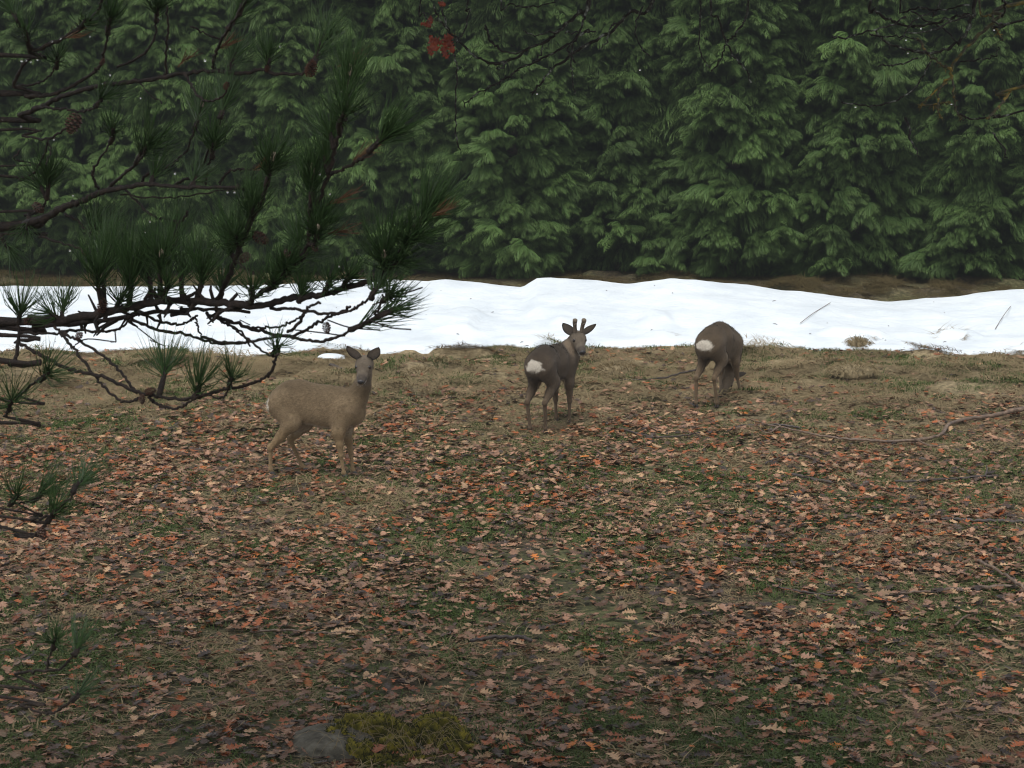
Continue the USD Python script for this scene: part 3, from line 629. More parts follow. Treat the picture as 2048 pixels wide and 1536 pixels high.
    for s in (1, -1):
        ev = trimesh.creation.icosphere(2)
        obj('eye', (Hd(.059, s * .040, .019) + ev.vertices * .0145, ev.faces), M['eye'], t, True)
    for k, (tip, face) in enumerate(J['ears']):
        s = 1 if k == 0 else -1
        b = Hd(-.006, s * .030, .022); tip = b + sd * tip[0] + up * tip[1] + fw * tip[2]; fc = sd * face[0] + up * face[1] + fw * face[2]
        ev, ef, ec = ear_mesh(b, tip, fc, np.linalg.norm(tip - b) + .012, J.get('earw', .086))
        obj('ear', (ev, ef), M['fur'], t, True, ec)
    for hf_, fet in hoofs:
        d = np.array([1., 0, 0]); parts = []
        for s in (1, -1):
            m = trimesh.creation.icosphere(2); q = m.vertices.copy(); q[:, 2] = np.where(q[:, 2] < -.35, -.35, q[:, 2]); q *= [.022, .0095, .030]; q[:, 0] += .006 - .35 * q[:, 2]; q[:, 1] += s * .0085; q[:, 2] += .0105
            parts.append((hf_ + q, m.faces))
        obj('hoof', join(parts), M['hoof'], t, True)
    if antlers:
        for s in (1, -1):
            b = Hd(.0, s * .022, .048); pts = np.array([b, b + up * .05 + sd * s * .006 - fw * .006, b + up * .095 + sd * s * .012 - fw * .004, b + up * .128 + sd * s * .012 + fw * .004])
            av, af = tube(spline(pts, 5), np.interp(np.linspace(0, 1, 16), [0, .3, .75, .92, 1], [.016, .0155, .019, .021, .014]), 10, .06)
            br = tube(np.array([b + up * .07 + sd * s * .008, b + up * .09 + fw * .02 + sd * s * .01, b + up * .100 + fw * .028 + sd * s * .01]), [.010, .010, .006], 8)
            vv2, ff2 = join([(av, af), br]); obj('antler', (vv2, ff2), M['fur'], t, True, np.tile([.11, .088, .066], (len(vv2), 1)))
    return t, v, f

# the doe in profile, head turned to the viewer
s_ = 1 / 279.
def D(px, py, y=0.0): return ((px - 640) * s_, y, (951 - py) * s_)
doe = dict(slim=.955,
    trunk=[(D(575, 799), D(600, 797), .130, .130, 1.45), (D(600, 797), D(655, 806), .128, .128, 1.30), (D(655, 806), D(697, 812), .128, .122, 1.35), (D(590, 815), D(660, 826), .100, .105, 1.25), (D(690, 820), D(712, 822), .115, .085, 1.45), (D(660, 808), D(690, 800), .11, .085, 1.6), (D(583, 778), D(600, 776), .070, .070, 1.2), (D(620, 790), D(690, 794), .095, .085, 1.4)],
    neck=[(D(703, 806), .100), (D(719, 788), .070), (D(730, 766, -.01), .055), (D(735, 742, -.015), .048)],
    hind=[(D(567, 806, -.055), D(588, 843, -.075), D(543, 894, -.07), D(543, 936, -.07), D(545, 951, -.07)),
          (D(572, 806, .055), D(606, 848, .07), D(575, 884, .07), D(598, 936, .07), D(606, 950, .07))],
    fore=[(D(694, 815, -.06), D(683, 858, -.07), D(688, 905, -.065), D(693, 940, -.062), D(695, 953, -.06)), (D(698, 815, .06), D(692, 858, .065), D(700, 905, .062), D(704, 940, .06), D(707, 953, .06))],
    head=D(737, 721, -.03), face=(.02, -1.0, -.46), up=(0, -.4, 1.0), rump=((-.378, 0, .55), (.046, .10, .095)),
    ears=[((.078, .122, .012), (.25, .0, 1.)), ((-.072, .130, .012), (-.25, .0, 1.))])
p = ground_at(640, 951)
build_deer('roe_deer', 'grey brown antlerless roe deer standing side-on at left, head turned to the viewer', p, math.radians(-8), doe, (.155, .112, .066), seed=3, dark_back=.75)

# a general standing trunk for the two seen from behind
def stance(hoof_hl, hoof_hr, hoof_fl, hoof_fr):
    def hind(h, y): h = np.array(h, float); return ((-.25, y * .75, .54), (-.155, y * 1.15, .40), (-.335 + (h[0] + .30) * .6, y, .265), (h[0] - .006, h[1], .055), tuple(h))
    def fore(h, y): h = np.array(h, float); return ((.235, y * .85, .50), (.205, y, .345), (h[0] * .5 + .11, y, .20), (h[0] - .002, h[1], .052), tuple(h))
    return dict(hind=[hind(hoof_hl, .072), hind(hoof_hr, -.072)], fore=[fore(hoof_fl, .065), fore(hoof_fr, -.065)])
buck = stance((-.30, .06, 0), (-.27, -.06, 0), (.24, .06, 0), (.22, -.06, 0))
buck.update(slim=.95,
    trunk=[((-.245, 0, .565), (-.16, 0, .575), .130, .128, 1.25), ((-.16, 0, .575), (.06, 0, .545), .124, .128, 1.22), ((.06, 0, .545), (.23, 0, .53), .130, .120, 1.28), ((-.1, 0, .51), (.12, 0, .48), .10, .108, 1.2), ((.20, 0, .48), (.28, 0, .46), .105, .085, 1.3), ((.14, 0, .60), (.24, 0, .60), .075, .08, 1.5)],
    neck=[((.24, 0, .535), .112), ((.30, -.03, .585), .092), ((.32, -.06, .645), .070), ((.315, -.085, .69), .057)],
    rump=((-.372, 0, .568), (.048, .074, .054)))
YB = math.radians(66)
pb = ground_at(1076, 868); pb = pb + np.array([math.cos(YB), math.sin(YB), 0]) * .285; pb[2] = float(ground_z(pb[0], pb[1]))
def to_local(v, yaw): c, s = math.cos(-yaw), math.sin(-yaw); return (v[0] * c - v[1] * s, v[0] * s + v[1] * c, v[2])
buck.update(head=(.30, -.10, .705), face=to_local((.22, -1, -.38), YB), up=(0, 0, 1),
            ears=[((.105, .088, -.02), (.55, .0, .8)), ((-.092, .108, -.015), (-.35, .0, 1.))])
build_deer('roe_deer', 'dark brown roe buck with two velvet antlers and white rump, looking back from the middle', pb, YB, buck, (.074, .055, .038), antlers=True, seed=8, dark_back=1.0)

YG = math.radians(63)
graze = stance((-.35, .075, 0), (-.27, -.085, 0), (.18, .06, 0), (.30, -.085, 0))
graze.update(slim=.97, headcol=(.145, .112, .078),
    trunk=[((-.245, 0, .545), (-.17, 0, .565), .130, .134, 1.2), ((-.17, 0, .565), (-.02, 0, .575), .134, .135, 1.18), ((-.02, 0, .575), (.14, 0, .525), .135, .130, 1.18), ((.14, 0, .525), (.245, 0, .46), .128, .112, 1.25), ((-.1, 0, .50), (.12, 0, .47), .10, .105, 1.2), ((.20, 0, .45), (.27, 0, .42), .10, .08, 1.3)],
    neck=[((.25, 0, .47), .105), ((.325, .015, .37), .082), ((.34, .03, .27), .063), ((.32, .045, .21), .054)],
    rump=((-.368, 0, .56), (.052, .078, .048)),
    head=(.30, .05, .185), face=(-.32, .05, -1.0), up=(1, 0, -.3),
    ears=[((.085, .03, -.10), (.4, .6, .2)), ((-.10, .05, -.06), (-.4, .6, .2))])
pg = ground_at(1412, 817); pg = pg + np.array([math.cos(YG), math.sin(YG), 0]) * .31; pg[2] = float(ground_z(pg[0], pg[1]))
build_deer('roe_deer', 'brown roe deer with white rump grazing head down with arched back at right', pg, YG, graze, (.092, .067, .043), seed=12, dark_back=.8)

# ------------------------------------------------------------------ pine with low branches (its trunk stands left of the view)
pr_ = np.random.default_rng(77)
TX, TY = -2.7, 4.1
pine = thing('pine_tree', (0, 0, 0), 0, 'dark wet pine reaching in from the left with drooping needled branches', 'tree')
gzp = float(ground_z(TX, TY))
obj('trunk', tube(spline(np.array([[TX, TY, gzp - .2], [TX + .03, TY, 2.5], [TX - .04, TY + .05, 6], [TX, TY, 9.5]]), 8), np.linspace(.19, .07, 25), 14, .06), M['trunk'], pine, True)
# (points in photograph pixels, depth at start and end in metres, width at start and end in pixels)
BR = [
 ([(0,108),(60,102),(115,82),(150,62),(190,30),(207,-8)], 3.9,3.7, 12,8),
 ([(68,98),(45,70),(35,40)], 3.9,3.8, 7,5),
 ([(0,186),(25,170),(50,125),(82,108)], 4.0,3.9, 11,8),
 ([(0,188),(50,192),(100,188),(150,170),(190,142),(205,122),(215,75),(220,45)], 4.0,3.75, 12,6),
 ([(25,172),(70,168),(95,155),(110,135)], 4.0,3.9, 6,5),
 ([(0,238),(40,230),(80,215),(130,190),(200,172),(260,165),(330,153),(380,145),(430,142),(480,148),(520,141),(560,148),(605,147),(625,138)], 4.2,3.6, 15,7),
 ([(370,150),(395,190),(425,203),(450,185),(460,165)], 3.8,3.6, 7,5),
 ([(331,152),(333,100),(336,60),(335,15)], 3.9,3.8, 8,5),
 ([(430,142),(428,125),(432,105),(447,75),(470,40),(492,-5)], 3.8,3.6, 10,7),
 ([(235,135),(285,110),(308,75),(313,30)], 4.0,3.9, 7,5),
 ([(447,80),(420,70),(395,58),(380,52)], 3.75,3.7, 5,4),
 ([(0,258),(45,272),(95,278),(128,258),(145,245)], 4.1,3.9, 7,6),
 ([(80,214),(120,218),(160,222),(190,215),(200,200)], 4.1,3.95, 7,5),
 ([(95,278),(100,300),(92,330)], 4.0,3.95, 4,3),
 ([(0,352),(40,358),(70,345),(88,310),(95,285)], 4.2,4.0, 8,5),
 ([(0,453),(50,447),(94,433),(130,413),(162,402),(200,385),(240,376),(300,369),(380,375),(470,374)], 4.2,3.6, 24,8),
 ([(200,385),(186,355),(190,335),(220,285)], 4.0,3.9, 9,6),
 ([(212,382),(245,350),(275,325),(292,300)], 4.0,3.8, 10,7),
 ([(285,368),(292,350),(340,330),(372,300),(397,240)], 3.95,3.8, 9,6),
 ([(350,370),(395,345),(420,295),(447,225)], 3.9,3.7, 8,6),
 ([(410,370),(418,335),(425,310)], 3.8,3.75, 7,5),
 ([(440,368),(455,345),(480,338),(508,338)], 3.75,3.7, 7,5),
 ([(250,380),(300,428),(330,438),(362,440),(376,424)], 4.0,3.8, 7,6),
 ([(130,428),(160,445),(178,470)], 4.1,4.0, 8,6),
 ([(0,468),(80,474),(130,488),(172,502)], 4.15,4.0, 7,5),
 ([(0,424),(50,430),(80,418),(97,395)], 4.2,4.1, 8,6),
 ([(240,390),(330,395),(400,388),(470,377)], 3.9,3.8, 5,4),
 ([(0,645),(60,640),(130,640),(200,627),(270,612),(350,601),(450,606),(519,611),(575,599),(625,592),(669,583),(731,564),(762,552),(778,540),(794,514),(816,489),(836,452)], 3.9,3.3, 26,10),
 ([(0,655),(70,652),(150,648),(240,634),(330,622),(420,618),(500,622)], 4.0,3.6, 16,9),
 ([(470,616),(490,610),(522,586),(559,564),(591,530),(609,511),(618,470),(620,427),(621,385)], 3.6,3.4, 14,10),
 ([(430,606),(455,560),(478,500),(497,452),(519,411),(531,380),(538,345)], 3.7,3.5, 15,11),
 ([(472,522),(512,549),(534,567),(548,575)], 3.6,3.55, 7,6),
 ([(620,430),(640,395),(660,345),(672,290),(685,245),(694,190)], 3.45,3.3, 12,10),
 ([(655,350),(680,340),(710,325),(736,305),(757,286)], 3.4,3.25, 9,9),
 ([(420,632),(450,639),(497,655),(544,667),(584,671),(625,652),(653,636),(681,624),(700,612)], 3.7,3.4, 11,7),
 ([(581,672),(625,683),(662,680),(700,661),(731,646),(750,630),(760,612),(768,590)], 3.5,3.25, 9,6),
 ([(540,618),(575,617),(600,620),(650,627),(694,624),(716,611),(741,596),(752,580)], 3.55,3.3, 9,7),
 ([(505,655),(530,656),(566,652),(584,642),(606,630),(616,617)], 3.6,3.5, 6,6),
 ([(575,667),(597,649),(609,630),(617,615),(640,604)], 3.5,3.45, 10,7),
 ([(403,674),(450,686),(497,683),(541,677),(580,669)], 3.7,3.5, 8,8),
 ([(440,640),(478,661),(503,686),(531,705),(544,711),(548,698)], 3.7,3.45, 7,5),
 ([(120,662),(156,661),(203,663),(237,658),(259,642),(268,632)], 3.9,3.75, 8,7),
 ([(262,638),(312,658),(359,667),(406,680),(444,688),(500,683)], 3.85,3.6, 9,7),
 ([(285,628),(328,646),(359,649),(378,642),(395,630)], 3.8,3.7, 8,6),
 ([(391,638),(395,655),(403,674)], 3.7,3.68, 6,5),
 ([(430,634),(460,652),(484,670),(500,690)], 3.7,3.6, 7,5),
 ([(0,667),(31,683),(62,699),(94,717),(141,739),(187,749),(225,761),(265,780),(312,792),(375,799),(416,789),(453,777),(481,774),(512,764),(537,749),(550,724),(556,706)], 3.7,3.3, 11,8),
 ([(110,655),(125,670),(144,692),(162,717),(187,749),(212,780),(244,802),(266,802),(281,795)], 3.65,3.5, 9,7),
 ([(120,660),(150,677),(162,683),(200,708),(231,733),(256,764),(275,785)], 3.75,3.55, 8,9),
 ([(298,790),(310,806),(328,814),(353,817),(375,808),(394,792),(416,789)], 3.5,3.4, 9,6),
 ([(418,790),(438,797),(450,790),(460,776)], 3.4,3.38, 6,5),
 ([(0,720),(19,729),(32,715),(36,680),(38,640)], 3.6,3.6, 16,7),
 ([(0,658),(40,664),(85,668),(125,668)], 3.9,3.8, 8,7),
 ([(0,799),(37,792),(62,770),(80,757)], 3.5,3.4, 8,7),
 ([(0,844),(10,832),(20,817)], 3.5,3.45, 9,8),
 ([(0,1032),(55,1039),(100,1030),(132,1005),(151,982)], 3.4,3.3, 8,7),
 ([(0,1055),(27,1069),(64,1073),(80,1060),(100,1040)], 3.4,3.35, 8,8),
 ([(0,1016),(30,1008),(60,1002)], 3.45,3.4, 6,5),
 ([(0,1369),(32,1347),(73,1342),(114,1340),(132,1328),(147,1308)], 3.3,3.2, 8,7),
 ([(93,1340),(97,1318),(109,1294)], 3.25,3.2, 6,5),
 ([(0,1394),(41,1408),(77,1424),(100,1426),(118,1420),(147,1397)], 3.3,3.2, 8,7),
 ([(278,165),(300,190),(325,205)], 4.0,3.9, 4,3), ([(0,330),(25,318),(40,300)], 4.2,4.1,5,4),
]
branches = []
def pxpath(pts, d0, d1):
    p = np.array(pts, float); L = np.r_[0, np.cumsum(np.hypot(*np.diff(p, axis=0).T))]; L /= L[-1]
    dep = d0 + (d1 - d0) * L
    return np.array([at_y(u, v, d) for (u, v), d in zip(p, dep)]), dep
for k, (pts, d0, d1, w0, w1) in enumerate(BR):
    q, dep = pxpath(pts, d0, d1)
    rad = np.interp(np.linspace(0, 1, len(q)), [0, 1], [w0 * d0, w1 * d1]) / (2 * FPX) * .73
    if pts[0][0] <= 2 and pts[0][1] < 2000:   # runs on to the trunk
        z0 = q[0][2] + pr_.uniform(-.08, .25)
        mid = (q[0] * .45 + np.array([TX, TY, z0]) * .55) + [0, 0, pr_.uniform(-.06, .03)]
        q = np.vstack([[TX, TY, z0], mid, q]); rad = np.r_[rad[0] * 1.7, rad[0] * 1.25, rad]
    c = spline(q, 7); rr = np.interp(np.linspace(0, len(q) - 1, len(c)), np.arange(len(q)), rad)
    rr = rr * (1 + .10 * np.sin(np.arange(len(c)) * 2.4) + pr_.normal(0, .06, len(c)))
    c = c + pr_.normal(0, .0012, c.shape)
    prim = obj('branch', tube(c, rr, 7, .16, pr_), M['bark'], pine, True)
    branches.append((prim, c))
def project(p):
    d = p - np.array([0, 0, CAM_H]); dep = d[:, 1] * CP - d[:, 2] * SP
    return np.stack([1024 + FPX * d[:, 0] / dep, 768 - FPX * (d[:, 1] * SP + d[:, 2] * CP) / dep], -1)
def nearest_branch(u, v):
    best = None
    for prim, c in branches:
        e = np.hypot(*(project(c) - [u, v]).T); i = e.argmin()
        if best is None or e[i] < best[0]: best = (e[i], prim, c[i])
    return best[1], best[2]
def needles(axis0, axis1, n, length, spread, rng, up_bias=.25, r=.00082):
    """needles along the shoot from axis0 to axis1"""
    ax = axis1 - axis0; L = np.linalg.norm(ax); ax = ax / L
    a = np.cross(ax, [.3, .9, .2]); a /= np.linalg.norm(a); b = np.cross(ax, a)
    vs, fs = [], []
    t = .25 + .75 * rng.random(n) ** .8; ph = rng.uniform(0, 2 * np.pi, n)
    sp = np.radians(spread) * (1.2 - .45 * t) * np.sqrt(rng.uniform(.02, 1.15, n))
    ln = 1.35 * length * rng.uniform(.70, 1.12, n)
    d = np.cos(sp)[:, None] * ax + np.sin(sp)[:, None] * (np.cos(ph)[:, None] * a + np.sin(ph)[:, None] * b)
    p0 = axis0 + t[:, None] * L * ax
    bend = rng.normal(0, .10, (n, 3)) + np.array([0, 0, up_bias * .25]) + ax * .18
    p1 = p0 + d * ln[:, None] * .5; p2 = p0 + (d + bend) / np.linalg.norm(d + bend, axis=1, keepdims=True) * ln[:, None]
    s = np.cross(d, rng.normal(0, 1, (n, 3))); s /= np.linalg.norm(s, axis=1, keepdims=True); w = np.cross(d, s)
    V = []
    for (p, k) in ((p0, 1.0), (p1, .95)):
        for ang in (0, 2.094, 4.189):
            V.append(p + (math.cos(ang) * s + math.sin(ang) * w) * r * k)
    V.append(p2)
    V = np.stack(V, 1)
    F = np.array([[0, 1, 4], [0, 4, 3], [1, 2, 5], [1, 5, 4], [2, 0, 3], [2, 3, 5], [3, 4, 6], [4, 5, 6], [5, 3, 6]])
    return V.reshape(-1, 3), (F[None] + 7 * np.arange(n)[:, None, None]).reshape(-1, 3)
# tufts: base u,v, tip u,v of the shoot, count, needle length px, spread degrees, bud
TF = [
 (622,138,650,70,110,75,48,0),(690,250,697,150,230,100,38,1),(738,304,775,268,170,92,42,0),(620,430,624,345,240,85,42,1),(536,372,545,320,180,85,42,1),
 (270,330,300,285,180,100,40,0),(832,460,852,425,230,112,46,0),(764,550,768,515,240,118,46,1),(455,145,470,105,110,68,50,0),(530,142,535,110,90,60,55,0),
 (392,262,402,215,150,78,42,1),(443,240,452,195,150,80,40,0),(318,560,322,515,200,95,46,1),(195,600,196,545,200,110,42,0),(258,605,262,545,200,118,40,0),
 (455,520,462,488,170,95,50,1),(400,590,404,540,160,90,45,0),(628,500,634,462,200,85,48,1),(40,645,42,622,75,80,50,0),(128,640,128,605,80,60,45,0),
 (325,765,330,735,95,85,60,0),(385,795,398,770,70,95,46,0),(462,774,464,755,45,85,38,0),(76,760,100,742,80,80,55,0),(18,820,24,800,60,85,55,0),
 (97,400,98,350,150,80,38,0),(220,288,226,255,70,62,42,0),(314,45,316,10,110,70,40,0),(219,70,222,35,110,62,40,0),(36,45,22,20,90,65,48,0),
 (546,712,556,692,60,62,60,0),(176,470,192,450,150,85,48,0),(597,606,604,575,110,62,52,0),(650,592,660,560,120,62,55,0),(690,582,700,552,120,62,50,0),
 (742,598,758,572,130,70,50,0),(766,600,785,588,110,70,42,0),(752,632,785,618,80,80,38,0),(700,662,745,640,50,80,35,0),(150,985,165,962,80,78,42,0),
 (60,1003,85,985,90,70,48,0),(95,1040,112,1020,80,80,50,0),(146,1310,156,1293,65,70,48,0),(109,1298,112,1278,60,65,50,0),(145,1400,160,1382,65,70,50,0),(20,1010,35,990,70,75,50,0),
 (345,520,352,470,150,95,42,0),(300,590,296,545,130,95,45,0),(360,590,366,540,130,95,42,0),(500,455,506,410,150,85,42,0),(220,400,232,440,0,80,45,0),(205,560,212,505,140,95,42,0),
 (480,505,470,470,120,90,50,0),(560,565,575,530,130,75,50,0),(548,575,556,548,100,70,55,0),(425,320,428,285,130,75,45,0),(508,338,540,322,90,70,50,0),(470,375,500,372,60,60,40,0),
 (656,345,650,310,90,75,50,0),(605,510,596,480,120,75,52,0),(618,470,640,440,120,80,50,0),(590,530,610,500,110,75,55,0),(670,300,660,265,90,85,45,0),(680,265,690,225,90,85,40,0),
 (150,62,172,40,60,55,45,0),(480,30,492,-5,100,70,42,0),(460,60,475,30,60,65,42,0),(0,112,-20,95,60,70,60,0),(60,100,50,60,50,60,50,0),(190,215,205,195,45,60,50,0),(110,138,116,110,60,55,50,0),
 (120,640,100,625,60,60,60,0),(230,625,240,600,110,80,50,0),(330,605,335,570,120,80,50,0),(440,600,446,560,130,80,50,0),(500,610,506,575,100,70,55,0),(540,590,550,560,100,70,50,0),
 (60,430,52,460,50,60,60,0),(0,470,20,500,40,60,60,0),(90,395,80,370,70,70,45,0),(380,372,392,350,70,65,50,0),(300,368,310,345,70,65,50,0),
 (800,505,815,478,110,95,45,0),(780,535,800,520,90,85,50,0),(820,485,838,468,90,90,55,0),
]
FACE_D = np.random.default_rng(9)
for (u0, v0, u1, v1, n, ln, spd, bud) in TF:
    if n == 0: continue
    prim, c = nearest_branch(u0, v0); dep = c[1]
    b0 = at_y(u0, v0, dep) if np.hypot(*(project(c[None])[0] - [u0, v0])) > 6 else c
    b1 = at_y(u1, v1, dep + FACE_D.uniform(-.06, .03)); L = ln * dep / FPX
    m = [needles(b0, b1, int(n * .45) + 22, L, spd, FACE_D)]
    tag(obj('needle_tuft', join(m), M['needle'], prim), kind='stuff')
    shoot = tube(spline(np.array([b0 if np.linalg.norm(b0 - c) < .01 else c, (b0 + b1) / 2 + FACE_D.normal(0, .002, 3), b1]), 4), np.linspace(.0055, .0038, 9), 6, .15)
    obj('shoot', shoot, M['bark'], prim, True)
    if bud:
        mm = trimesh.creation.icosphere(1); d = unit(b1 - b0); q = mm.vertices * .0045; q = q + np.outer(mm.vertices @ d, d) * .007
        obj('bud', (b1 + d * .008 + q, mm.faces), M['bud'], prim, True)
# dry needles
for (u0, v0, u1, v1, n, ln) in [(690,330,745,300,14,60),(850,440,880,425,16,55),(630,420,690,395,14,50),(500,345,520,330,10,60),(640,470,690,462,12,55),(420,110,450,90,14,50),(120,80,150,70,12,60),(660,140,700,120,10,60),(350,140,370,120,10,45)]:
    prim, c = nearest_branch(u0, v0); dep = c[1]
    tag(obj('dry_needles', needles(at_y(u0, v0, dep), at_y(u1, v1, dep - .03), n, ln * dep / FPX, 20, FACE_D), M['dry_needle'], prim), kind='stuff')
# the pine's upper boughs, above the picture: they shade what stands below
uc = np.random.default_rng(88); ub = []; up_, ud = [], []
for k in range(44):
    z0 = 4.2 + 4.8 * k / 44 + uc.uniform(-.1, .1); a = uc.uniform(-1.3, 1.6) + (0 if k % 5 else math.pi); Lb = uc.uniform(3.8, 6.8) * (1 - .40 * (z0 - 4.3) / 5)
    d = np.array([math.cos(a), math.sin(a), 0]); pts = [np.array([TX, TY, z0])]
    for q in (.3, .6, .85, 1.0): pts.append(np.array([TX, TY, z0]) + d * Lb * q + [uc.normal(0, .08), uc.normal(0, .08), .25 * q - .35 * q * q + uc.normal(0, .04)])
    c = spline(pts, 5); obj('branch', tube(c, np.linspace(.035, .006, len(c)), 6, .1, uc), M['bark'], pine, True)
    for _ in range(110):
        i = uc.integers(5, len(c)); e = np.array([uc.normal(0, .6), uc.normal(0, .6), uc.normal(.1, .35)]) + d * .4
        up_.append(c[i] + e * uc.uniform(.05, .55) * (1.1 - .6 * i / len(c))); ud.append(e + [0, 0, .8])
up_, ud = np.array(up_), np.array(ud); ok_ = up_[:, 2] > CAM_H + .30 + .045 * np.maximum(up_[:, 1], 0); up_, ud = up_[ok_], ud[ok_]
proto_t = [needles(np.zeros(3), np.array([0, 0, .12]), 64, .13, 60, uc, 0, .0022) for _ in range(3)]
instancer('upper_needles', pine, [(m_, M['needle'], False) for m_ in proto_t], uc.integers(0, 3, len(up_)), up_, quat_from_mats(frames(ud, uc.uniform(0, 6.28, len(up_)))), uc.uniform(1.3, 2.1, len(up_)))
# cones and withered brown clusters
def cone_mesh(c, axis, L, rng):
    axis = unit(axis); a = unit(np.cross(axis, [.2, .9, .3])); b = np.cross(axis, a); parts = []
    n = 46
    for i in range(n):
        t = (i + .5) / n; ph = i * 2.39996; r = L * .34 * math.sin(math.pi * (.12 + .84 * t)) ** .8
        o = math.cos(ph) * a + math.sin(ph) * b; s = np.cross(axis, o); q = c + axis * L * (t - .5)
        w = L * .11; tipo = q + o * (r + L * .06) + axis * L * .05
        v = np.array([q, q + o * r - s * w, q + o * r + s * w, tipo + s * w * .4, tipo - s * w * .4, q + o * r * .8 + axis * L * .08])
        parts.append((v, np.array([[0, 1, 2], [1, 4, 3], [1, 3, 2], [0, 2, 5], [0, 5, 1], [5, 3, 4], [5, 2, 3], [5, 4, 1]])))
    return join(parts)
for (u, v, s, du, dv) in [(622,138,34,.3,-1),(147,246,42,-.5,1),(205,124,14,.5,-1),(520,476,34,.6,.4),(490,515,26,-.6,.6),(576,508,22,.5,.5),(630,492,22,.2,1),(84,1066,26,.3,1),(284,798,20,0,1),(300,782,22,1,-.3),(653,655,24,.1,1),(158,672,20,-.5,.8),(534,137,13,.3,-1),(170,505,16,1,.2),(452,172,16,.3,-1),(76,415,26,.4,.4),(60,642,26,1,0),(205,612,30,.3,-1)]:
    prim, c = nearest_branch(u, v); dep = c[1]; L = s * dep / FPX
    obj('pine_cone', cone_mesh(at_y(u, v, dep - .012), np.array([du, .2, -dv]), L, FACE_D), M['cone'], prim)
# rough scaly stubs under the thick lower limb
for u in range(160, 470, 9):
    v = np.interp(u, [150, 270, 350, 470], [640, 622, 606, 612]) + FACE_D.uniform(-8, 12)
    prim, c = nearest_branch(u, v); p0 = c + FACE_D.normal(0, .004, 3); p1 = p0 + np.array([FACE_D.normal(0, .02), FACE_D.normal(0, .02), FACE_D.choice([-1, 1]) * FACE_D.uniform(.012, .035)])
    obj('twig_stub', tube(np.array([p0, (p0 + p1) / 2 + FACE_D.normal(0, .004, 3), p1]), [.004, .003, .0015], 5, .2), M['bark'], prim)
# fine dead twigs hanging below
for (pts, d) in [([(259,642),(275,655),(320,690)],3.8),([(230,662),(232,684)],3.8),([(150,690),(175,678),(232,684)],3.8),([(300,680),(330,692)],3.7),([(655,640),(700,655),(760,660)],3.4),([(740,640),(780,655),(822,659)],3.3),([(745,610),(800,590),(845,575)],3.3),([(590,660),(640,665),(690,672)],3.5),([(480,640),(500,650)],3.6)]:
    prim, _ = nearest_branch(*pts[0]); obj('twig', tube(spline(pxpath(pts, d, d - .05)[0], 4), .0013, 4), M['bark'], prim)
# water drops hanging on twigs
for (u, v) in [(43,119),(62,121),(104,80),(121,74),(52,118),(75,117),(281,193),(220,147),(204,164),(108,276),(42,250),(350,343),(350,344),(455,381),(469,381),(140,498),(146,388),(5,237),(684,180),(640,345),(679,530),(694,534),(660,385),(290,462),(424,497),(300,440),(410,118),(340,95),(560,90),(230,262),(516,566),(180,70)]:
    prim, c = nearest_branch(u, v); dep = c[1] - .01; m = trimesh.creation.icosphere(2); s = FACE_D.uniform(.0014, .0022)
    obj('water_drop', (at_y(u, v + 3, dep) + m.vertices * [s, s, s * 1.25], m.faces), M['drop'], prim, True)

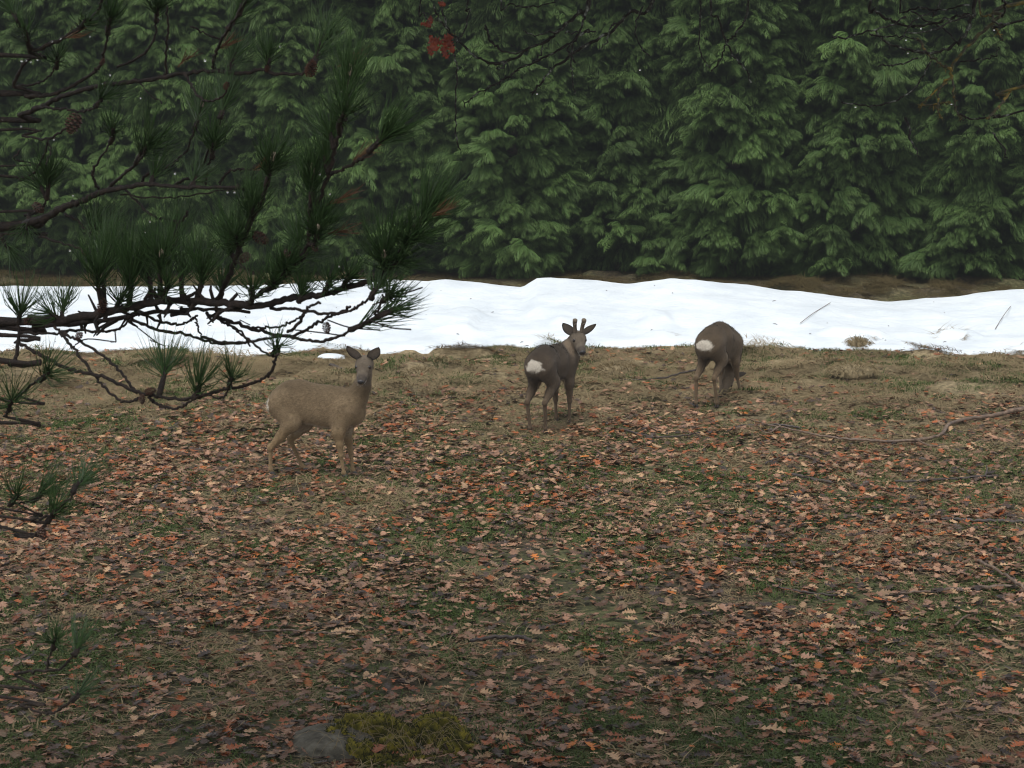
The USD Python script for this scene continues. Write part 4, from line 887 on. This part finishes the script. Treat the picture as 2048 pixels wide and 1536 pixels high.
# ------------------------------------------------------------------ bare lichen-covered tree (its trunk stands right of the view)
bt = np.random.default_rng(41)
BX, BY = 3.6, 6.6
bare = thing('bare_tree', (0, 0, 0), 0, 'leafless tree hanging lichen covered twigs into the top middle and top right', 'tree')
obj('trunk', tube(spline(np.array([[BX, BY, -.2], [BX - .03, BY, 2.2], [BX - .1, BY, 4.2], [BX, BY + .1, 7.5]]), 8), np.linspace(.17, .06, 25), 12, .06), M['lichen_twig'], bare, True)
limb = spline(np.array([[BX - .08, BY, 3.7], [2.6, BY - .1, 4.0], [1.5, BY - .15, 4.05], [.4, BY - .1, 3.95], [-.7, BY - .1, 3.75]]), 8)
obj('limb', tube(limb, np.linspace(.05, .014, len(limb)), 9, .1), M['lichen_twig'], bare, True)
TW = [
 ([(1179,0),(1159,24),(1125,55),(1097,79),(1053,99),(1022,120),(991,128),(961,118),(937,102),(909,75),(880,40),(868,10)],7,3,'g'),
 ([(1306,0),(1261,24),(1227,58),(1176,89),(1140,112),(1101,140),(1080,168),(1063,188)],7,3,'g'),
 ([(1176,60),(1140,86),(1107,106),(1039,137),(998,164),(954,188),(926,212)],5,2,'g'),
 ([(884,0),(890,34),(902,82),(909,113),(914,154),(911,239),(914,284),(920,300)],3.5,2.5,'g'),
 ([(841,0),(848,27),(858,48)],3,2.5,'g'), ([(935,0),(938,20),(930,60),(912,84)],3,2,'g'),
 ([(971,51),(976,70),(988,89),(1005,102),(1035,106),(1052,98)],4,3,'g'),
 ([(1176,0),(1168,35),(1160,65),(1150,80),(1135,98),(1150,125)],4,3,'g'), ([(1128,58),(1100,66),(1070,70),(1045,62)],3,2,'g'), ([(1190,64),(1170,64),(1130,66)],3,2,'g'),
 ([(1422,0),(1436,34),(1451,82),(1470,116),(1494,143),(1502,165)],4,2.5,'g'), ([(1497,0),(1484,48),(1466,74),(1453,84),(1445,110),(1425,140)],4,2.5,'g'), ([(1404,0),(1401,38),(1398,96),(1412,126),(1420,136)],3,2,'g'),
 ([(1000,0),(1020,8),(1060,14),(1110,2)],3,2,'g'), ([(1240,44),(1222,52),(1215,80),(1200,100)],3,2,'g'), ([(1145,92),(1143,130),(1146,160),(1150,190)],3,2,'g'), ([(1088,82),(1080,110),(1066,122)],3,2,'g'), ([(1285,12),(1270,60),(1283,96),(1300,112)],3,2,'g'), ([(1015,122),(1000,140),(990,132)],2.5,2,'g'),
 ([(1742,0),(1751,19),(1773,38),(1811,51),(1843,51),(1890,40),(1938,28)],5,5,'g'),
 ([(1811,35),(1780,51),(1726,66),(1685,76),(1663,73)],4,2.5,'g'),
 ([(1951,-5),(1941,38),(1932,66),(1900,95),(1859,106),(1811,98),(1767,82),(1751,60)],7,3.5,'g'),
 ([(1837,79),(1856,108),(1880,126),(1903,139)],5,5,'y'),
 ([(2048,3),(2001,32),(1976,54),(1938,89),(1909,127),(1897,158),(1868,184),(1845,205),(1837,215)],8,3,'y'),
 ([(1862,123),(1834,171),(1802,196),(1764,210),(1716,210),(1682,203)],3.5,2.5,'g'),
 ([(2048,171),(2017,190),(1995,215),(1976,237)],6,4,'y'), ([(2048,220),(2001,228),(1970,236),(1938,236),(1920,228)],4,3,'g'),
 ([(1919,123),(1940,122),(1970,117),(1990,112),(1995,104),(1998,92)],3,2,'g'), ([(1813,238),(1818,258),(1822,280),(1837,313)],4,2.5,'g'), ([(1985,263),(2008,297),(2014,316)],3.5,2.5,'g'), ([(1834,117),(1800,128),(1775,130),(1758,130)],3,2.5,'g'),
 ([(1897,158),(1880,180),(1876,210),(1878,235)],4,3,'y'), ([(1905,150),(1908,190),(1915,225),(1925,237)],4,3,'y'), ([(1941,30),(1900,44),(1860,62),(1820,66)],4,2.5,'g'), ([(1960,0),(1985,30),(1990,58),(2005,80)],4,3,'y'), ([(2048,40),(2010,50),(1985,44)],4,3,'g'), ([(1880,0),(1862,24),(1830,40),(1800,80)],3.5,2.5,'g'),
 ([(1820,20),(1860,44),(1890,60),(1920,92)],3.5,2.5,'g'), ([(1800,0),(1830,15),(1880,20),(1935,10)],4,3,'g'), ([(2005,30),(2010,10),(2002,-5)],5,4,'g'), ([(1740,66),(1760,74),(1800,72),(1840,80)],3,2,'g'), ([(1838,212),(1870,208),(1900,205)],3,2,'y'),
]
twigs = []
for k, (pts, w0, w1, kd) in enumerate(TW):
    d0 = 6.4 + bt.uniform(-.25, .25); q, dep = pxpath(pts, d0, d0 - .2)
    rad = np.linspace(w0, w1, len(q)) * 6.4 / (2 * FPX) * 1.05
    if pts[0][1] <= 0:
        tgt = limb[np.abs(limb[:, 0] - (q[0][0] + .12)).argmin()]; q = np.vstack([tgt, (tgt + q[0]) / 2 + bt.normal(0, .03, 3), q]); rad = np.r_[rad[0] * 1.4, rad[0] * 1.2, rad]
    elif pts[0][0] >= 2046:
        q = np.vstack([[BX, BY, q[0][2] + .5], (q[0] + [BX, BY, q[0][2] + .5]) / 2, q]); rad = np.r_[rad[0] * 2.2, rad[0] * 1.5, rad]
    c = spline(q, 6); c = c + bt.normal(0, .0022, c.shape); rr = np.interp(np.linspace(0, len(q) - 1, len(c)), np.arange(len(q)), rad) * (1 + bt.normal(0, .10, len(c)))
    prim = obj('twig', tube(c, rr, 6, .22, bt), M['lichen_twig' if kd == 'g' else 'yellow_lichen'], bare, True); twigs.append((prim, c))
    if kd == 'y' or k in (0, 1, 2, 19, 21):   # shaggy lichen tufts
        parts = []
        for _ in range(40 if kd == 'y' else 26):
            i = bt.integers(len(c) // 3, len(c)); e = bt.normal(0, 1, 3); e /= np.linalg.norm(e); L_ = bt.uniform(.006, .018)
            parts.append(tube(np.array([c[i], c[i] + e * L_ * .6, c[i] + e * L_ + [0, 0, -.004]]), [.0016, .0012, .0005], 3, cap=False))
        tag(obj('lichen', join(parts), M['yellow_lichen' if kd == 'y' else 'lichen_twig'], prim), kind='stuff')
# withered red leaves still hanging
for (u, v, s, a) in [(856, 50, 24, .2), (862, 42, 18, 1.5), (868, 92, 36, 1.2), (877, 84, 28, .4), (894, 85, 34, 1.9), (903, 96, 30, 1.3), (892, 110, 26, 1.0), (886, 8, 18, .3), (899, 74, 26, 2.6), (862, 105, 22, 1.1)]:
    best = min(((np.hypot(*(project(c) - [u, v]).T).min(), i) for i, (pp, c) in enumerate(twigs)))
    prim, c = twigs[best[1]]; i = np.hypot(*(project(c) - [u, v]).T).argmin(); dep = c[i][1]
    lv, lf = leaf_shapes[int(bt.integers(0, 6))]; S = s * .95 * dep / FPX
    ca, sa = math.cos(a), math.sin(a); q = lv * [1, 1, 2.2]
    rot = np.array([[ca, -sa, .3], [-.25, .3, 1.], [-sa, -ca, .2]])
    rot = np.linalg.qr(rot)[0]; ctr = at_y(u, v, dep - .01); obj('withered_leaf', (ctr + (q - q.mean(0)) @ rot.T * S, lf), M['red_leaf'], prim)
for (u, v) in [(1812, 78), (1816, 104), (1842, 55), (1711, 212), (1074, 186), (1280, 138), (1903, 206), (1988, 58)]:
    best = min(((np.hypot(*(project(c) - [u, v]).T).min(), i) for i, (pp, c) in enumerate(twigs))); prim, c = twigs[best[1]]
    m = trimesh.creation.icosphere(2); obj('water_drop', (at_y(u, v + 2, 6.3) + m.vertices * .0028, m.faces), M['drop'], prim, True)

# ------------------------------------------------------------------ fallen sticks
sr = np.random.default_rng(15)
def stick(pts, w0, w1, label, mat='stick', lift=.02, sides=()):
    q = np.array([ground_at(u, v) for u, v in pts]); q[:, 2] += lift
    dep = np.linalg.norm(q - [0, 0, CAM_H], axis=1); rad = np.linspace(w0, w1, len(q)) * dep / (2 * FPX)
    c = spline(q, 7); c[:, 2] += sr.normal(0, .003, len(c)); rr = np.interp(np.linspace(0, len(q) - 1, len(c)), np.arange(len(q)), rad) * (1 + sr.normal(0, .08, len(c)))
    t = thing('fallen_branch', (0, 0, 0), 0, label, 'branch')
    obj('stem', tube(c, rr, 7, .14, sr), M[mat], t, True)
    for sp in sides:
        s2 = np.array([ground_at(u, v) for u, v in sp]); s2[:, 2] += lift + .01
        obj('side_twig', tube(spline(s2, 5), np.linspace(rr.mean() * .7, rr.mean() * .3, 5 * (len(s2) - 1) + 1), 5, .15, sr), M[mat], t, True)
stick([(2120, 816), (2048, 828), (1980, 843), (1905, 855), (1880, 880), (1830, 892), (1760, 893), (1700, 890), (1650, 884), (1592, 872), (1545, 862), (1510, 853)], 9, 2.5, 'long pale curved branch lying across the grass from the right edge towards the grazing deer', 'stick', .045, [[(1560, 865), (1535, 880), (1515, 868)], [(1830, 892), (1862, 906), (1890, 902)]])
stick([(1225, 765), (1280, 766), (1330, 761), (1365, 752), (1396, 745)], 3, 4, 'dark thin branch on the ground just left of the hind legs of the grazing deer', 'dark_stick', .03)
stick([(1790, 969), (1850, 967), (1920, 962), (1995, 958)], 6, 6, 'short dark stick on the right, first below the long curved branch', 'dark_stick', .02, [[(1970, 960), (1974, 946), (1972, 938)]])
stick([(1880, 1044), (1930, 1046), (2000, 1049), (2090, 1051)], 7, 9, 'dark straight stick reaching the right edge halfway down the leaf litter', 'dark_stick', .02)
stick([(1770, 1196), (1850, 1190), (1930, 1184), (2000, 1181), (2090, 1180)], 4, 11, 'thick straight brown branch at the right edge, crossed by a thin pale stem', 'stick', .02)
stick([(1955, 1138), (1985, 1152), (2020, 1175), (2060, 1205)], 6, 6, 'thin pale stem slanting over the thick brown branch at the right edge', 'stick', .05)
stick([(1545, 1178), (1600, 1190), (1660, 1197), (1700, 1196)], 5, 4, 'thin dark stick in the leaves left of the thick brown branch', 'dark_stick', .02)
stick([(940, 1296), (990, 1289), (1040, 1289), (1062, 1296)], 7, 8, 'short bent dark stick in the leaves above the mossy stone', 'dark_stick', .04)
stick([(500, 1270), (570, 1268), (650, 1274), (720, 1268)], 5, 4, 'thin pale stick lying level in the leaves below the nearest deer', 'stick', .02)
stick([(1250, 868), (1310, 882), (1370, 878), (1400, 872)], 4, 3, 'thin twig lying between the antlered deer and the grazing deer', 'dark_stick', .03)
stick([(1530, 935), (1560, 922), (1590, 916), (1625, 925), (1635, 932)], 3, 3, 'thin arched dark twig below the left end of the long curved branch', 'dark_stick', .03)
stick([(1585, 955), (1625, 963), (1662, 970)], 7, 7, 'stubby dark rotten stick right below the arched dark twig', 'dark_stick', .02)
stick([(660, 737), (675, 741), (690, 749)], 9, 7, 'stubby dark piece of wood on the grass behind the back of the nearest deer', 'dark_stick', .03)
stick([(1908, 1260), (1930, 1240), (1960, 1232)], 5, 4, 'short forked grey twig under the thick brown branch on the right', 'stick', .02)
stick([(1600, 863), (1560, 857), (1490, 858), (1455, 868)], 5, 3, 'dark mossy twig parallel to the tip of the long curved branch', 'dark_stick', .03)
def lone_straw(pts, label):
    q = np.array([np.array([*ground_at(u, v)[:2], 0]) for u, v in pts]); 
    for i in range(len(q)): q[i, 2] = max(float(snow_z(q[i, 0], q[i, 1])), float(ground_z(q[i, 0], q[i, 1]))) + .015
    tag(obj('dry_stalk', tube(spline(q, 5), .0035, 5), M['stick']), label, 'stalk')
lone_straw([(1600, 668), (1625, 654), (1660, 634)], 'thin dry stalk lying on the snow above the grass hump right of the grazing deer')
lone_straw([(1990, 672), (2005, 656), (2020, 642)], 'thin dry stalk on the snow near the right edge')
lone_straw([(1218, 588), (1224, 595), (1228, 602)], 'tiny dark twig on the upper snow right of the antlers')

# ------------------------------------------------------------------ mossy stone at the bottom
mp = ground_at(740, 1492)
mp[2] -= .028
stone_t = thing('mossy_stone', mp, 0, 'low grey stone cushioned with yellow green moss and old grass at the bottom edge', 'stone')
def lump(cx, cy, rx, ry, rz, seed, sub=4, amp=.5, freq=2.0):
    m = trimesh.creation.icosphere(sub); v = m.vertices * (1 + amp * (meshkit.fbm(m.vertices * freq + seed, 4, seed) - .5))[:, None]
    return v * [rx, ry, rz] + [cx, cy, 0], m.faces
obj('rock', lump(-.18, -.02, .22, .26, .10, 3, 4, .45), M['stone'], stone_t, 40)
obj('rock', lump(.18, -.02, .25, .24, .045, 9, 4, .4), M['stone'], stone_t, 40)
cush = [(-.03, .15, .19, .10, .12, 4), (-.14, .02, .08, .12, .11, 6), (-.04, -.12, .11, .12, .085, 7), (.06, .10, .10, .07, .10, 5), (.29, .13, .13, .13, .125, 8), (.38, -.04, .10, .13, .10, 10), (.20, -.16, .11, .09, .06, 12), (.26, .0, .07, .06, .085, 14), (.10, -.04, .13, .10, .08, 15), (.06, -.20, .10, .08, .06, 16), (.17, .06, .11, .08, .09, 17)]
for c_ in cush:
    mv, mf = lump(*c_, 4, .9, 3.4)
    cs_ = obj('moss_cushion', (mv, mf), M['moss'], stone_t, True)
    g = np.random.default_rng(c_[5]); parts = []
    ii = g.integers(0, len(mv), 1100)
    for i in ii:
        if mv[i, 2] < .02: continue
        p0 = mv[i]; n_ = unit((p0 - [c_[0], c_[1], 0]) / np.array([c_[2] ** 2, c_[3] ** 2, c_[4] ** 2])); e = unit(n_ + g.normal(0, .5, 3)); L_ = g.uniform(.010, .030)
        s = np.cross(e, g.normal(0, 1, 3)); s *= .0024 / np.linalg.norm(s)
        parts.append((np.array([p0 - s, p0 + s, p0 + e * L_]), np.array([[0, 1, 2]])))
    tag(obj('moss_shoots', join(parts), M['moss_blade'], cs_), kind='stuff')
g = np.random.default_rng(3); parts = []
for _ in range(75):
    x0, y0 = g.uniform(-.2, .5), g.uniform(-.3, .25); a = g.uniform(0, 6.28); L_ = g.uniform(.10, .26); d = np.array([math.cos(a), math.sin(a), 0])
    p0 = np.array([x0, y0, .06]); pts = np.array([p0, p0 + d * L_ * .4 + [0, 0, .08], p0 + d * L_ * .8 + [0, 0, .06], p0 + d * L_ + [0, 0, .0]])
    parts.append(tube(spline(pts, 3), np.linspace(.0011, .0005, 10), 3, cap=False))
tag(obj('old_grass', join(parts), M['straw'], stone_t), kind='stuff')

# ------------------------------------------------------------------ damp air
b = trimesh.creation.box(bounds=[[-200, -200, -1.5], [200, 200, 14]])
hz = usdkit.material(stage, LK + 'damp_air', {'v': ('principled_volume', {'color': (.86, .93, .96), 'density': 0.0007, 'anisotropy': 0.2})}, [], volume='v.volume')
HAZE = True
if HAZE: tag(obj('haze', b, hz), 'pale damp winter air thickening towards the hedge', 'haze', kind='stuff')
